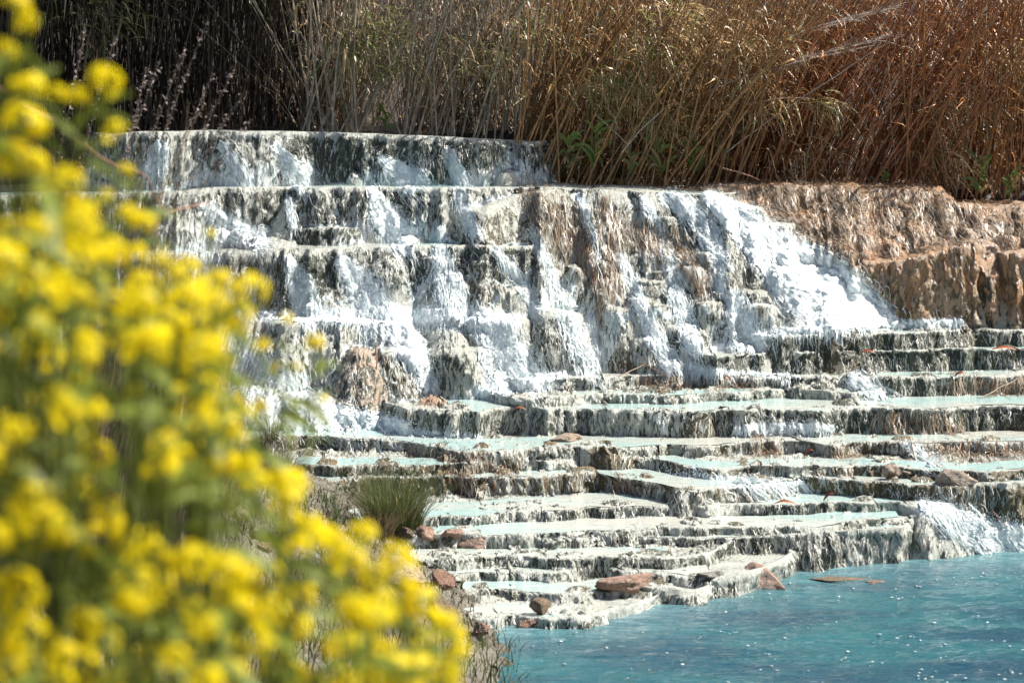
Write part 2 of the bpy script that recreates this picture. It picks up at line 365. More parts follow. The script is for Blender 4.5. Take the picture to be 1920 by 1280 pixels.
mound('tan bulge on the upper right slope', 1640, 420, 70, 33.3, slope=2.4, tan=1.0, algae=0.3)
mound('second tan bulge at the far right', 1760, 400, 60, 33.5, slope=2.2, tan=1.0, algae=0.25)
mound('grey pocket of rock right above the cascade', 1470, 418, 60, 33.3, slope=3, tan=0.2, algae=0.7)
mound('wet brown rock at the left end of the fringed ledge', 812, 750, 32, 30.35, slope=3, tan=1.0, moss=0.6, algae=0.6)
mound('reddish rounded rock beside the foaming ledge', 1000, 741, 50, 30.5, slope=1.6, tan=1.0, algae=0.2, deep=0.3, dome=0.12)
mound('fan of rock under the foot of the white cascade', 1510, 474, 55, 33.0, slope=1.1, algae=0.4, deep=0.5, r=0.08, floor=1.72)
mound('low rock knob on the rapid', 1395, 893, 40, 28.6, slope=3.0, algae=0.6)
mound('low rock knob beside the rapid', 1460, 896, 28, 28.5, slope=3.0, algae=0.6)
mound('low rock knob under the long ledge', 1480, 798, 48, 29.9, slope=3, algae=0.5)

# --- many nameless bulges that break up the faces; each belongs to the wall it grows on
_r = random.Random(11)
BULGE = []
def bulges(n, u0, u1, v0, v1, yfun, w=(18, 55), **kw):
    for _ in range(n):
        u, v = _r.uniform(u0, u1), _r.uniform(v0, v1); hw = _r.uniform(*w)
        BULGE.append((u, v, hw, yfun(u, v) + _r.uniform(-0.06, 0.10)))
bulges(26, 120, 980, 262, 335, lambda u, v: 34.3 - 0.45 * (v - 250) / 100, (14, 40))
bulges(42, 200, 1000, 365, 450, lambda u, v: 33.25 - 0.55 * (v - 350) / 110, (16, 48))
bulges(48, 200, 960, 475, 585, lambda u, v: 32.15 - 0.50 * (v - 460) / 130, (16, 50))
bulges(60, 960, 1420, 380, 680, lambda u, v: 33.1 - 1.75 * (v - 360) / 330, (18, 50))
bulges(46, 300, 960, 610, 770, lambda u, v: 31.5 - 0.9 * (v - 600) / 190, (18, 52))
bulges(60, 1380, 1900, 362, 470, lambda u, v: 34.0 - 1.2 * (v - 350) / 130, (12, 42))
bulges(16, 1620, 1900, 480, 560, lambda u, v: 32.80 - 0.10 * (v - 480) / 130, (16, 36))
# --- sampled profiles, one per column
NCOL, NROW = 900, 700
XC = np.linspace(-6.9, 6.6, NCOL).astype(np.float32)
YF = np.arange(21.6, 36.6, 0.0075, dtype=np.float32)
x = XC[:, None]; y = YF[None, :]
bank_n = fbm(x * 0.9, y * 0.9, 0 * x, 4, 91)
warp = 0.05 * fbm(x * 3.0, y * 3.0, 0 * x, 3, 55)
# a left bank of soil and stones
def bank_z(x, y):
    q = 0.42 * (-x - 0.05 - 0.05 * (y - 22))
    q = np.where(q > 0.9, 0.9 + 0.35 * (q - 0.9), q)
    return q * sstep(28.8, 27.6, y) - 0.6 * sstep(27.8, 28.6, y)
bank = bank_z(x, y) + 0.12 * bank_n + 0.05 * np.abs(fbm(x * 4, y * 4, 0 * x, 3, 92))
H = np.maximum(np.float32(-0.4) + 0.05 * bank_n, bank).astype(np.float32)
ID = np.where(bank >= H, -2, -1).astype(np.int16)
for k, s in enumerate(SHAPES):
    if s['kind'] == 'tier':
        o = np.argsort(s['X'])
        X, Y, Z = s['X'][o], s['Y'][o], s['Z'][o]
        yk = np.interp(XC, X, Y); zk = np.interp(XC, X, Z)
        dd = np.maximum(0, X[0] - XC) + np.maximum(0, XC - X[-1])
        yk = yk + s['ends'] * (np.sqrt(dd * dd + 0.16) - 0.4)
        yk = yk + 1.7 * s['amp'] * fbm(XC * 1.3, 0 * XC + k * 7.3, 0 * XC, 3, 3 + k) + 0.45 * s['amp'] * fbm(XC * 5, 0 * XC + k * 2.3, 0 * XC, 2, 43 + k)
        fl = np.abs(noise(XC * 4.3, 0 * XC + k * 3.1, 0 * XC, 11 + k)); fl2 = np.abs(noise(XC * 11, 0 * XC + k * 1.7, 0 * XC, 31 + k))
        sc_ = np.abs(noise(XC * 1.4, 0 * XC + k * 9.1, 0 * XC, 61 + k)); yk = yk + 1.5 * s['amp'] * (sc_ * 1.8 - 0.7)
        yk = yk + s['flute'] * (fl * 1.6 - 0.6) + s['flute'] * 0.5 * (fl2 * 1.6 - 0.6)
        zk = zk + s['zn'] * fbm(XC * 2.5, 0 * XC + k * 5.1, 0 * XC, 3, 71 + k)
        s['yk'], s['zk'], s['xr'] = yk, zk, (X[0], X[-1])
        yk = yk[:, None].astype(np.float32); zk = zk[:, None].astype(np.float32)
        t = yk - (y + warp)
        h = zk - s['slope'] * (np.sqrt(np.maximum(t, 0) ** 2 + s['r'] ** 2) - s['r']) - s['cut_slope'] * np.maximum(0, t - s['cut'])
        h = h - 0.034 * sstep(0.02, 0.22, -t) if s['pool'] else h + 0.03 * np.minimum(np.maximum(-t, 0), 1.0)
    else:
        px = (x + 0.6 * warp - s['x0']) / s['rx']; py = (y + warp - s['y0']) / s['ry']
        py = np.where(py > 0, py * 0.6, py)
        p = np.sqrt(px * px + py * py + 1e-6)
        d = np.maximum(0, p - 0.82 + 0.13 * noise(x * 6, y * 3, 0 * x, 200 + k)) * s['rx']
        h = s['z'] - s['dome'] * s['rx'] * np.minimum(p, 1) ** 2 - s['slope'] * (np.sqrt(d * d + (s['r'] * 3.0) ** 2) - s['r'] * 3.0)
        h = h - 9 * np.maximum(0, s['floor'] - h)
    up = h > H
    H = np.where(up, h, H); ID = np.where(up, k, ID)
HUM = []
for k, s in enumerate(SHAPES[:15]):
    for _ in range(15):
        xx = _r.uniform(max(s['xr'][0], -2.6), min(s['xr'][1], 5.6)); i_ = int(np.clip(np.searchsorted(XC, xx), 0, NCOL - 1))
        HUM.append((xx, s['yk'][i_] + _r.uniform(-0.09, 0.25), s['zk'][i_] + _r.uniform(-0.03, 0.035), _r.uniform(0.05, 0.20)))
HUMM = np.zeros(H.shape, bool)
for k, bb in enumerate(BULGE + HUM):
    if k < len(BULGE):
        u_, v_, hw, yb = bb; x0, _, zt = (float(a) for a in at_y(u_, v_, yb)); rx = hw / FPX * yb
    else: x0, yb, zt, rx = bb
    rx = float(rx); yb = float(yb); zt = float(zt); ry = rx * 1.0; y0 = yb + ry
    i0, i1 = np.searchsorted(XC, [x0 - 2.2 * rx, x0 + 2.2 * rx])
    if i1 - i0 < 3: continue
    xs_ = x[i0:i1]
    px = (xs_ + 0.8 * warp[i0:i1] - x0) / rx; py = (y + warp[i0:i1] - y0) / ry
    py = np.where(py > 0, py * 0.5, py)
    p = np.sqrt(px * px + py * py + 1e-6)
    d = np.maximum(0, p - 0.6) * rx
    h = zt - 0.25 * rx * np.minimum(p, 1) ** 2 - (2.2 + (k % 5)) * (np.sqrt(d * d + 0.0144) - 0.12) + (0.03 * noise(xs_ * 14, y * 14, 0 * xs_, 77) if k >= len(BULGE) else 0)
    if k >= len(BULGE): HUMM[i0:i1] |= h > H[i0:i1]
    H[i0:i1] = np.maximum(H[i0:i1], h)
H = H.astype(np.float32)

# resample every column evenly along what can be seen of it
pu, pv = project(x, y, H)
dv = np.abs(np.diff(pv, axis=1)); dy = 0.0075
wgt = dv + 0.10 + 0.9 * np.abs(np.diff(H, axis=1)) / dy * 0.15
wgt = np.minimum(wgt, 60)
cum = np.concatenate([np.zeros((NCOL, 1), np.float32), np.cumsum(wgt, axis=1)], axis=1)
# smooth the parametrisation a little across columns so that quads stay tidy
T = np.linspace(0, 1, NROW)
GX = np.repeat(XC[:, None], NROW, 1).astype(np.float32)
GY = np.zeros_like(GX); GZ = np.zeros_like(GX); GI = np.zeros((NCOL, NROW), np.int16); GH = np.zeros((NCOL, NROW), np.float32)
for i in range(NCOL):
    c = cum[i] / cum[i, -1]
    GY[i] = np.interp(T, c, YF); GZ[i] = np.interp(T, c, H[i])
    GH[i] = HUMM[i][np.clip(np.searchsorted(c, T), 0, len(YF) - 1)]
    GI[i] = ID[i][np.clip(np.searchsorted(c, T), 0, len(YF) - 1)]

def grid_normals(X, Y, Z):
    ax, ay, az = (np.gradient(a, axis=0) for a in (X, Y, Z))
    bx, by, bz_ = (np.gradient(a, axis=1) for a in (X, Y, Z))
    nx, ny, nz = ay * bz_ - az * by, az * bx - ax * bz_, ax * by - ay * bx
    l = np.sqrt(nx * nx + ny * ny + nz * nz) + 1e-9
    return nx / l, ny / l, nz / l

NX, NY, NZ = grid_normals(GX, GY, GZ)
steep = sstep(0.97, 0.6, NZ)
REL = np.zeros_like(GZ); WET = np.zeros_like(GZ)         # how far down its own face a point lies, 0 lip .. 1 foot
for k, s in enumerate(SHAPES):
    m_ = GI == k
    if not m_.any(): continue
    zl = s['zk'][:, None] if s['kind'] == 'tier' else np.float32(s['z'])
    lo = np.where(m_, GZ, 1e9).min(1)[:, None]
    REL = np.where(m_, np.clip((zl - GZ) / np.maximum(zl - lo, 0.08), 0, 1), REL); WET = np.where(m_, s['wet'], WET)
LIP = sstep(0.16, 0.05, REL) * (GI >= 0)
# drapery: ribs and lumps that run down the faces; WX is a wandering sideways coordinate
WX = GX + 0.10 * fbm(GX * 1.7, GY * 1.7, GZ * 1.7, 3, 411) + 0.10 * noise(GX * 0.8, GY * 0.5, 0 * GX, 412) * (GZ - 2) + 0.012 * fbm(GX * 9, GY * 9, GZ * 9, 2, 413)
big = fbm(GX * 3.2, GY * 3.2, GZ * 2.6, 3, 401)
rib = fbm(WX * 10, GY * 6, GZ * 3.4, 3, 402)
bil = np.abs(fbm(WX * 24, GY * 10, GZ * 6.5, 2, 403))
grit = fbm(GX * 40, GY * 30, GZ * 26, 3, 404, 0.7)
gate = 0.45 + 0.55 * sstep(-0.3, 0.4, fbm(GX * 2.1, GY * 1.4, GZ * 2.3, 2, 414))
disp = (0.2 + 0.8 * steep) * 0.09 * big + steep * gate * (0.05 * rib + 0.055 * (bil - 0.25)) + (0.15 + 0.6 * steep) * 0.014 * grit
tanv = np.isin(GI, [k for k, s in enumerate(SHAPES) if s['tan'] > 0.5])
disp = disp * (1 - 0.75 * LIP) + tanv * (0.035 * fbm(WX * 17, GY * 12, GZ * 9, 3, 415, 0.6) + 0.05 * fbm(GX * 5, GY * 5, GZ * 3, 3, 416))
# small knobs along the flats near lips, as crusted travertine has
crust = np.maximum(0, fbm(GX * 7, GY * 9, GZ * 7, 3, 405) - 0.12)
disp = disp + (1 - steep) * (1 - LIP) * 0.10 * crust
GX = GX + NX * disp; GY = GY + NY * disp; GZ = GZ + NZ * disp
NX, NY, NZ = grid_normals(GX, GY, GZ)
GU, GV = project(GX, GY, GZ)
WX = GX + 0.12 * fbm(GX * 1.7, GY * 1.7, GZ * 1.7, 3, 411) + 0.16 * noise(GX * 0.8, GY * 0.5, 0 * GX, 412) * (GZ - 2) - 0.06 * (GZ - 2)

ALG = np.zeros((NCOL, NROW), np.float32); TAN = np.zeros_like(ALG); MOS = np.zeros_like(ALG)
for k, s in enumerate(SHAPES):
    mk = GI == k
    ALG[mk] = s['algae']; TAN[mk] = s['tan']; MOS[mk] = s['moss']
mk = GI < 0
ALG[mk] = 0.45; TAN[mk] = 0.25
def soft(a, n=5):
    for _ in range(n):
        a = (a + np.roll(a, 1, 0) + np.roll(a, -1, 0) + np.roll(a, 1, 1) + np.roll(a, -1, 1)) / 5
    return a
hm = soft(GH, 3) * (0.4 + 0.6 * sstep(-0.2, 0.3, fbm(GX * 1.1, GY * 1.1, 0 * GX, 2, 499)))
ALG = ALG + 0.30 * hm; MOS = MOS + 0.35 * hm; LIP = LIP * (1 - soft(GH, 2))
ALG, TAN, MOS = soft(ALG, 8), soft(TAN, 6), soft(MOS, 8)
ALG = ALG + 0.22 * fbm(GX * 1.4, GY * 1.0, GZ * 1.2, 3, 500) * 1.6
ALG = ALG * (0.70 + 0.30 * np.maximum(steep, hm)) * (1 - 0.45 * LIP) - 0.12 * WET * REL              # algae hangs on the faces; the flats are bare lime
QF = None
def quads_where(mask):
    """mask (NCOL-1, NROW-1) -> compact verts index and quads"""
    i, j = np.nonzero(mask)
    a = i * NROW + j
    q = np.stack([a, a + NROW, a + NROW + 1, a + 1], 1)
    ids, inv = np.unique(q, return_inverse=True)
    return ids, inv.reshape(q.shape)
FLOWV = np.stack([WX.ravel(), GY.ravel(), GZ.ravel()], 1)
PV = np.stack([GX.ravel(), GY.ravel(), GZ.ravel()], 1)
QID = GI[:-1, :-1]
# ------------------------------------------------------------------ water sheets
def sheet(name, X, Y, Z, mat, **props):
    nx_, ny_ = X.shape
    a = (np.arange(nx_ - 1)[:, None] * ny_ + np.arange(ny_ - 1)[None, :]).ravel()
    q = np.stack([a, a + ny_, a + ny_ + 1, a + 1], 1)
    me = mesh_np(name, np.stack([X.ravel(), Y.ravel(), Z.ravel()], 1), q, True)
    return obj(name, me, mat, **props)

for k, s in enumerate(SHAPES):
    if not s['pool']: continue
    sel = (XC > s['xr'][0] - 0.02) & (XC < s['xr'][1] + 0.02)
    xs = XC[sel][::3]; yk = s['yk'][sel][::3]; zk = float(np.median(s['zk'][sel]))
    flat = s['zk'][sel][::3] if s['kind'] == 'tier' and s['zk'][sel].std() > 0.03 else np.full(len(xs), zk)
    tt = np.linspace(0, 1, 46)[None, :]
    Yw = (yk[:, None] + 0.035) + tt * s['pool']
    Xw = np.repeat(xs[:, None], 46, 1)
    dist = Yw - yk[:, None]
    lipz = s['zk'][sel][::3][:, None]
    lev = flat[:, None] - 0.008
    Zw = np.minimum(lev, lipz + 0.003) * sstep(0.25, 0.06, dist) + lev * sstep(0.06, 0.25, dist) + 0.004 * fbm(Xw * 6, Yw * 12, 0 * Xw, 3, 600 + k) + 0 * tt
    sheet('terrace_pool', Xw, Yw, Zw, M['pool_terrace'], kind='structure', label=s['lab_pool'])

xs = np.linspace(-7, 7, 290)[:, None]; ys = (12.0 + 17.0 * np.linspace(0, 1, 430) ** 0.8)[None, :]
Xw = xs + 0 * ys; Yw = ys + 0 * xs
Zw = 0.020 * fbm(Xw * 1.2, Yw * 3.0, 0 * Xw, 4, 650) + 0.012 * fbm(Xw * 5, Yw * 11, 0 * Xw, 3, 651)
PU, PVv = project(Xw, Yw, Zw)
shore = np.interp(PU, [880, 1080, 1250, 1440, 1560, 1720, 1920], [1195, 1150, 1130, 1064, 1060, 1036, 1022])
SHAL = np.exp(-np.maximum(PVv - shore, 0) / 38.0)
pool_o = sheet('lower_pool_water', Xw, Yw, Zw, M['pool_low'], kind='structure', label='open blue-green lower pool with sun glints')
at_s = pool_o.data.attributes.new('shal', 'FLOAT', 'POINT'); at_s.data.foreach_set('value', np.ascontiguousarray(SHAL.ravel(), np.float32))

# ------------------------------------------------------------------ white water
FOAM = []
def flow(label, pts, inten=1.0, name='waterfall', vmax=2000):
    FOAM.append((label, pts, inten, name, vmax))
flow('big white cascade rushing down beside the tan wall', [(1330, 370, 20), (1385, 412, 42), (1450, 470, 62), (1530, 540, 88), (1580, 580, 88), (1640, 600, 50)], 1.15, vmax=614)
flow('white splash at the left foot of the big cascade', [(1375, 560, 26), (1390, 600, 42), (1400, 640, 46)], 0.85, vmax=662)
flow('foam line along the foot of the tan wall', [(1340, 655, 14), (1450, 624, 12), (1620, 610, 12), (1800, 604, 10)], 0.9, 'foam')
flow('white rush at the left end of the second fall', [(385, 390, 18), (420, 428, 38), (480, 452, 30)], 1.1)
flow('white rush right of the rounded mound in the second fall', [(698, 362, 18), (722, 410, 38), (752, 446, 40)], 1.1)
flow('white splash at the left of the topmost fall', [(300, 280, 25), (290, 315, 35)], 0.8)
flow('thin veil in the left half of the topmost fall', [(515, 275, 14), (560, 335, 34)], 0.8)
flow('white splash in the middle of the topmost fall', [(715, 300, 12), (768, 336, 38)], 0.85)
flow('faint veil right of the middle of the topmost fall', [(838, 285, 16), (862, 338, 30)], 0.68)
flow('faint veil at the right end of the topmost fall', [(955, 290, 18), (985, 338, 22)], 0.62)
flow('white spill at the left edge of the third fall', [(540, 482, 10), (560, 530, 34), (578, 588, 36)], 0.9)
flow('broad veil over the middle of the third fall', [(640, 492, 22), (680, 540, 46), (700, 588, 56)], 0.85)
flow('bright veil over the right part of the third fall', [(826, 478, 30), (842, 540, 44), (850, 588, 46)], 0.74)
flow('foam shelf along the foot of the third fall', [(490, 592, 14), (700, 594, 24), (850, 590, 24), (960, 602, 20)], 1.0, 'foam')
flow('white torrent between the fourth ledge and the boxy mound', [(745, 612, 40), (765, 650, 40), (792, 690, 26), (800, 725, 20)], 1.0)
flow('wide veil pouring over the broad knob', [(900, 604, 40), (935, 640, 56), (965, 690, 56), (1000, 712, 40)], 0.86)
flow('narrow veil left of the mossy brown hump', [(1000, 430, 14), (1040, 540, 22), (1085, 650, 38), (1110, 690, 30)], 0.68)
flow('narrow white trickle right of the mossy brown hump', [(1160, 480, 14), (1195, 560, 22), (1215, 605, 20)], 0.72)
flow('small white spill over the stepped knob', [(1225, 632, 26), (1258, 682, 26)], 0.8)
flow('thin veil at the upper right of the straw slope', [(1255, 370, 30), (1300, 400, 30), (1345, 480, 24)], 0.66)
flow('slim veil at the left edge of the straw curtain', [(930, 470, 14), (975, 525, 20), (1000, 575, 20)], 0.76)
flow('slim trickle through the middle of the straw slope', [(1085, 368, 12), (1105, 420, 14), (1120, 470, 10)], 0.72)
flow('slim trickle right of the straw curtain', [(1205, 372, 14), (1240, 440, 18), (1262, 520, 20)], 0.74)
flow('veil over the broad ledge knob', [(1262, 548, 26), (1285, 605, 30), (1300, 660, 24)], 0.76)
flow('veil over the mound left of the cascade', [(1330, 430, 26), (1350, 480, 24), (1345, 540, 20)], 0.72)
flow('veil sliding off the boxy mound', [(905, 668, 14), (925, 710, 22)], 0.8)
flow('thin veil at the left third of the second fall', [(540, 372, 10), (548, 420, 12)], 0.74)
flow('thin veil at the right third of the second fall', [(860, 370, 18), (885, 430, 24)], 0.7)
flow('thin veil at the left quarter of the topmost fall', [(420, 275, 18), (455, 335, 26)], 0.7)
flow('white water tumbling behind the yellow flowers', [(375, 480, 45), (400, 560, 60)], 0.85)
flow('seething white torrent at the lower left of the falls', [(400, 640, 60), (455, 700, 76), (530, 760, 62), (620, 788, 42), (750, 802, 26)], 1.05)
flow('foam drifting off the left torrent', [(760, 812, 14), (900, 818, 9)], 0.8, 'foam')
flow('pale rapid between low rock knobs', [(1250, 892, 12), (1340, 900, 18), (1440, 908, 14), (1500, 905, 8)], 0.72, 'rapid')
flow('white chute tumbling into the blue pool at the right edge', [(1730, 945, 20), (1790, 975, 44), (1850, 1005, 46), (1950, 1012, 40)], 0.82)
flow('foam under the long fringed ledge', [(1380, 806, 10), (1440, 800, 15), (1560, 802, 10)], 0.85, 'foam')
flow('foam at the left end of the leaf-strewn ledge', [(900, 735, 22), (980, 720, 20), (1060, 702, 10)], 0.9, 'foam')
flow('foam below the dark fluted step', [(1300, 690, 16), (1360, 700, 10), (1500, 706, 6)], 0.85, 'foam')
flow('spill through a gap in the fringed ledge', [(1230, 780, 12), (1245, 806, 16)], 0.72)
flow('spill between straw-matted ledges at the right', [(1700, 835, 12), (1740, 862, 26)], 0.75)
flow('thin spill down the rapid ledge at the right', [(1600, 715, 25), (1640, 736, 30)], 0.66)

def seg_mask(U, V, pts):
    best = np.full(U.shape, -9.0, np.float32)
    for (u0, v0, w0), (u1, v1, w1) in zip(pts[:-1], pts[1:]):
        du, dv_ = u1 - u0, v1 - v0
        t = np.clip(((U - u0) * du + (V - v0) * dv_) / (du * du + dv_ * dv_ + 1e-6), 0, 1)
        d = np.hypot(U - u0 - t * du, V - v0 - t * dv_) / (w0 + t * (w1 - w0))
        best = np.maximum(best, 1 - d)
    return best
st = fbm(WX * 34, GY * 12, GZ * 5.5, 3, 701, 0.65)
lump = fbm(GX * 9, GY * 9, GZ * 6, 3, 702)
fz = fbm(GX * 40, GY * 40, GZ * 30, 2, 703)
FM = np.full((NCOL, NROW), -9.0, np.float32); FI = np.full((NCOL, NROW), -1, np.int16); FIN = np.zeros((NCOL, NROW), np.float32); FMASK = np.zeros((NCOL, NROW), np.float32)
for n_, (label, pts, inten, name, vmax) in enumerate(FOAM):
    m_ = np.where(GV > vmax, -9, seg_mask(GU, GV, pts))
    val = np.minimum(m_ * 1.6, 1) * inten ** 2 + 0.55 * st * (1.45 - inten) * 2 + 0.30 * lump * (0.3 + np.clip(0.6 - m_, 0, 1))
    FMASK = np.maximum(FMASK, np.clip(m_ + 0.25, 0, 1) * min(inten, 1.0))
    val = np.where(m_ > -0.6, val, -9)
    b = val > FM
    FM = np.where(b, val, FM); FI = np.where(b, n_, FI); FIN = np.where(b, inten * np.clip(m_ * 1.8, 0, 1), FIN)
patchw = sstep(-0.35, 0.35, fbm(WX * 2.0, GY * 0.6, GZ * 0.8, 3, 710))
FILM = np.maximum(soft(np.maximum(FMASK, 0), 3), 0.84 * WET * steep * (0.18 + 0.82 * REL ** 1.3) * (0.15 + 0.85 * patchw) * (1 - 0.5 * LIP))
FILM = np.clip(np.maximum(FILM, WET * 1.6 * sstep(0.90, 0.99, REL)), 0, 0.80)
terr_objs = {}
for k in range(-2, len(SHAPES)):
    mask = QID == k
    if mask.sum() < 60 or k == -1: continue
    if k == -1:
        # the pool bed only where it can matter
        mask = mask & (GZ[:-1, :-1] > -0.6)
    ids, q = quads_where(mask)
    at = {'algae': ALG.ravel()[ids], 'tan': TAN.ravel()[ids], 'moss': MOS.ravel()[ids], 'film': FILM.ravel()[ids], 'lip': LIP.ravel()[ids]}
    nm = 'pool_bed' if k == -1 else 'ground' if k == -2 else 'travertine_mound' if SHAPES[k]['kind'] == 'mound' else 'travertine_terrace'
    me = mesh_np(nm, PV[ids], q, True, at, vecs={'flow': FLOWV[ids]})
    lab = 'submerged bed of the blue lower pool' if k == -1 else 'stony left bank behind the yellow flowers' if k == -2 else SHAPES[k]['label']
    terr_objs[k] = obj(nm, me, M['bank'] if k == -2 else M['travertine'], kind='structure', label=lab)

FRONT = GY > 22.5
FQ = (FM[:-1, :-1] > 0.56) & (FM[1:, 1:] > 0.56) & FRONT[:-1, :-1]
thick = np.clip(FM - 0.34, 0, 1)
KF = np.array([np.clip((f[1][-1][0] - f[1][0][0]) / max(f[1][-1][1] - f[1][0][1], 25), -1.2, 1.2) if f[3] != 'foam' else 0 for f in FOAM] + [0.0])[FI]
ACR = WX + KF * GZ
FLOWF = np.stack([ACR.ravel(), 0.4 * GY.ravel(), 0.35 * GZ.ravel()], 1)
rid = 1 - np.abs(fbm(ACR * 22, GY * 5, GZ * 2.6, 3, 704, 0.65)) * 2.4
off = 0.006 + np.clip(FIN, 0.1, 1) ** 2 * (0.022 * thick * (0.3 + rid) + 0.004 * fz + 0.010 * lump) + 0.012 * np.abs(st)
FX, FY, FZ_ = GX + NX * off, GY + NY * off, GZ + NZ * off
FV = np.stack([FX.ravel(), FY.ravel(), FZ_.ravel()], 1)
FV += rng.normal(0, 0.001, FV.shape) * np.clip(FIN, 0.2, 1).ravel()[:, None]
foam_objs = {}
for n_, (label, pts, inten, name, vmax) in enumerate(FOAM):
    mask = FQ & (FI[:-1, :-1] == n_)
    if mask.sum() < 20: continue
    ids, q = quads_where(mask)
    foam_objs[n_] = obj(name, mesh_np(name, FV[ids], q, vecs={'flow': FLOWF[ids]}), M['foam'], kind='structure', label=label)
# ------------------------------------------------------------------ near bank, towards the camera
xs = np.linspace(-7, 3, 130)[:, None]; ys = np.linspace(0.5, 21.75, 180)[None, :]
Xg = xs + 0 * ys; Yg = ys + 0 * xs
zb = bank_z(Xg, np.maximum(Yg, 21.6) + 0 * Yg) * sstep(9, 19, Yg)
zf = 2.9 - 0.19 * (Yg - 4)
zf = zf + 1.25 * sstep(-1.7, -3.0, Xg) * np.exp(-((Yg - 17.0) / 3.2) ** 2)
Zg = np.maximum(np.maximum(zf, -0.45), zb - 0.02) + 0.06 * fbm(Xg * 1.3, Yg * 1.3, 0 * Xg, 4, 801)
ez = np.interp(Xg[:, :1], GX[:, 0], GZ[:, 0])
bl = sstep(18.5, 21.5, Yg); Zg = Zg * (1 - bl) + ez * bl
gr = sheet('ground', Xg, Yg, Zg, M['bank'], kind='structure', label='near grassy bank under the yellow flowers')
def ground_z(px, py):
    i = int(np.clip((px + 7) / 10 * 129, 0, 129)); j = int(np.clip((py - 0.5) / 21.25 * 179, 0, 179))
    return float(Zg[i, j])

# ------------------------------------------------------------------ strands lying on the surface
GP = np.stack([GX, GY, GZ], 2); GN = np.stack([NX, NY, NZ], 2)
ARC = np.concatenate([np.zeros((NCOL, 1)), np.cumsum(np.sqrt(np.diff(GX, axis=1) ** 2 + np.diff(GY, axis=1) ** 2 + np.diff(GZ, axis=1) ** 2), axis=1)], 1)

def sample_grid(A, fi, fj):
    fi = np.clip(fi, 0, NCOL - 1.001); fj = np.clip(fj, 0, NROW - 1.001)
    i = fi.astype(int); j = fj.astype(int); a = (fi - i)[..., None]; b = (fj - j)[..., None]
    return (A[i, j] * (1 - a) * (1 - b) + A[i + 1, j] * a * (1 - b) + A[i, j + 1] * (1 - a) * b + A[i + 1, j + 1] * a * b)

def strands(si, sj, length, width, drift, lift, K=6, wob=0.6):
    """ribbons that start at grid (si,sj) and run down the surface; returns verts, quads, index of the strand of each vertex"""
    n = len(si)
    fi = np.zeros((n, K)); fj = np.zeros((n, K)); fi[:, 0] = si; fj[:, 0] = sj
    step = length / (K - 1)
    dxcol = (XC[1] - XC[0])
    for k in range(1, K):
        i = np.clip(fi[:, k - 1], 0, NCOL - 2).astype(int); j = np.clip(fj[:, k - 1], 2, NROW - 2).astype(int)
        per = np.maximum((ARC[i, j] - ARC[i, j - 2]) / 2, 5e-4)
        dj = step / per
        # walk row by row where spacing changes fast
        target = ARC[i, j] - step
        jj = fj[:, k - 1].copy()
        for _ in range(6):
            ji = np.clip(jj, 2, NROW - 2).astype(int)
            per = np.maximum((ARC[i, ji] - ARC[i, ji - 2]) / 2, 5e-4)
            jj = jj - np.clip((ARC[i, ji] - target) / per, -12, 12) * 0.8
        fj[:, k] = np.clip(jj, 1, NROW - 2)
        fi[:, k] = fi[:, k - 1] + (drift + wob * rng.normal(0, 1, n)) * step / dxcol * 0.35
    P = sample_grid(GP, fi, fj); N = sample_grid(GN, fi, fj)
    N /= np.linalg.norm(N, axis=2, keepdims=True) + 1e-9
    lf = (lift[:, None] * (0.4 + 0.6 * np.sin(np.linspace(0.3, 2.6, K)))[None, :])
    P = P + N * lf[..., None]
    Tn = np.gradient(P, axis=1); Tn /= np.linalg.norm(Tn, axis=2, keepdims=True) + 1e-9
    S = np.cross(Tn, N); S /= np.linalg.norm(S, axis=2, keepdims=True) + 1e-9
    w = (width[:, None] * np.linspace(1, 0.35, K)[None, :])[..., None]
    A = P - S * w; B = P + S * w + N * (w * 0.4)
    V = np.stack([A, B], 2).reshape(-1, 3)
    base = (np.arange(n)[:, None] * K + np.arange(K - 1)[None, :]) * 2
    q = np.stack([base, base + 1, base + 3, base + 2], 2).reshape(-1, 4)
    return V, q, np.repeat(np.arange(n), K * 2)

def pick(weight, n):
    w = weight.ravel().astype(np.float64); w = np.maximum(w, 0); c = np.cumsum(w); c /= c[-1]
    idx = np.searchsorted(c, rng.random(n))
    return (idx // NROW).astype(float) + rng.random(n), (idx % NROW).astype(float)

vis = (GU > -60) & (GU < 1980) & (GV > 200) & (GV < 1240) & (GI >= 0)
dvp = np.abs(np.gradient(GV, axis=1))                # visible height of a row
nofoam = np.where(FM > 0.3, 0.12, 1.0)
patch = 0.15 + sstep(-0.15, 0.35, fbm(GX * 2.2, GY * 1.5, GZ * 2.5, 3, 900))
wt = vis * steep * (dvp + 0.05) * nofoam * patch * (0.4 + ALG) * (1 - 0.75 * TAN) * (1 - 0.8 * LIP) * (1 - 0.6 * FILM)
NS = 20000
si, sj = pick(wt, NS)
L = rng.uniform(0.04, 0.15, NS); Wd = rng.uniform(0.002, 0.0055, NS)
V, q, sid = strands(si, sj, L, Wd, rng.normal(0.15, 0.3, NS), rng.uniform(0.003, 0.013, NS), 5, 0.8)
kind = rng.random(NS)
g = np.array([0.035, 0.045, 0.025]); gg = np.array([0.10, 0.105, 0.05]); pl = np.array([0.62, 0.62, 0.57]); br = np.array([0.14, 0.12, 0.06])
cs = np.where((kind < 0.36)[:, None], g, np.where((kind < 0.5)[:, None], gg, np.where((kind < 0.94)[:, None], pl, br))) * rng.uniform(0.7, 1.25, (NS, 1))
own = GI[np.clip(si, 0, NCOL - 1).astype(int), np.clip(sj, 0, NROW - 1).astype(int)]
VS = V.reshape(NS, 10, 3); QS = q.reshape(NS, 4, 4)
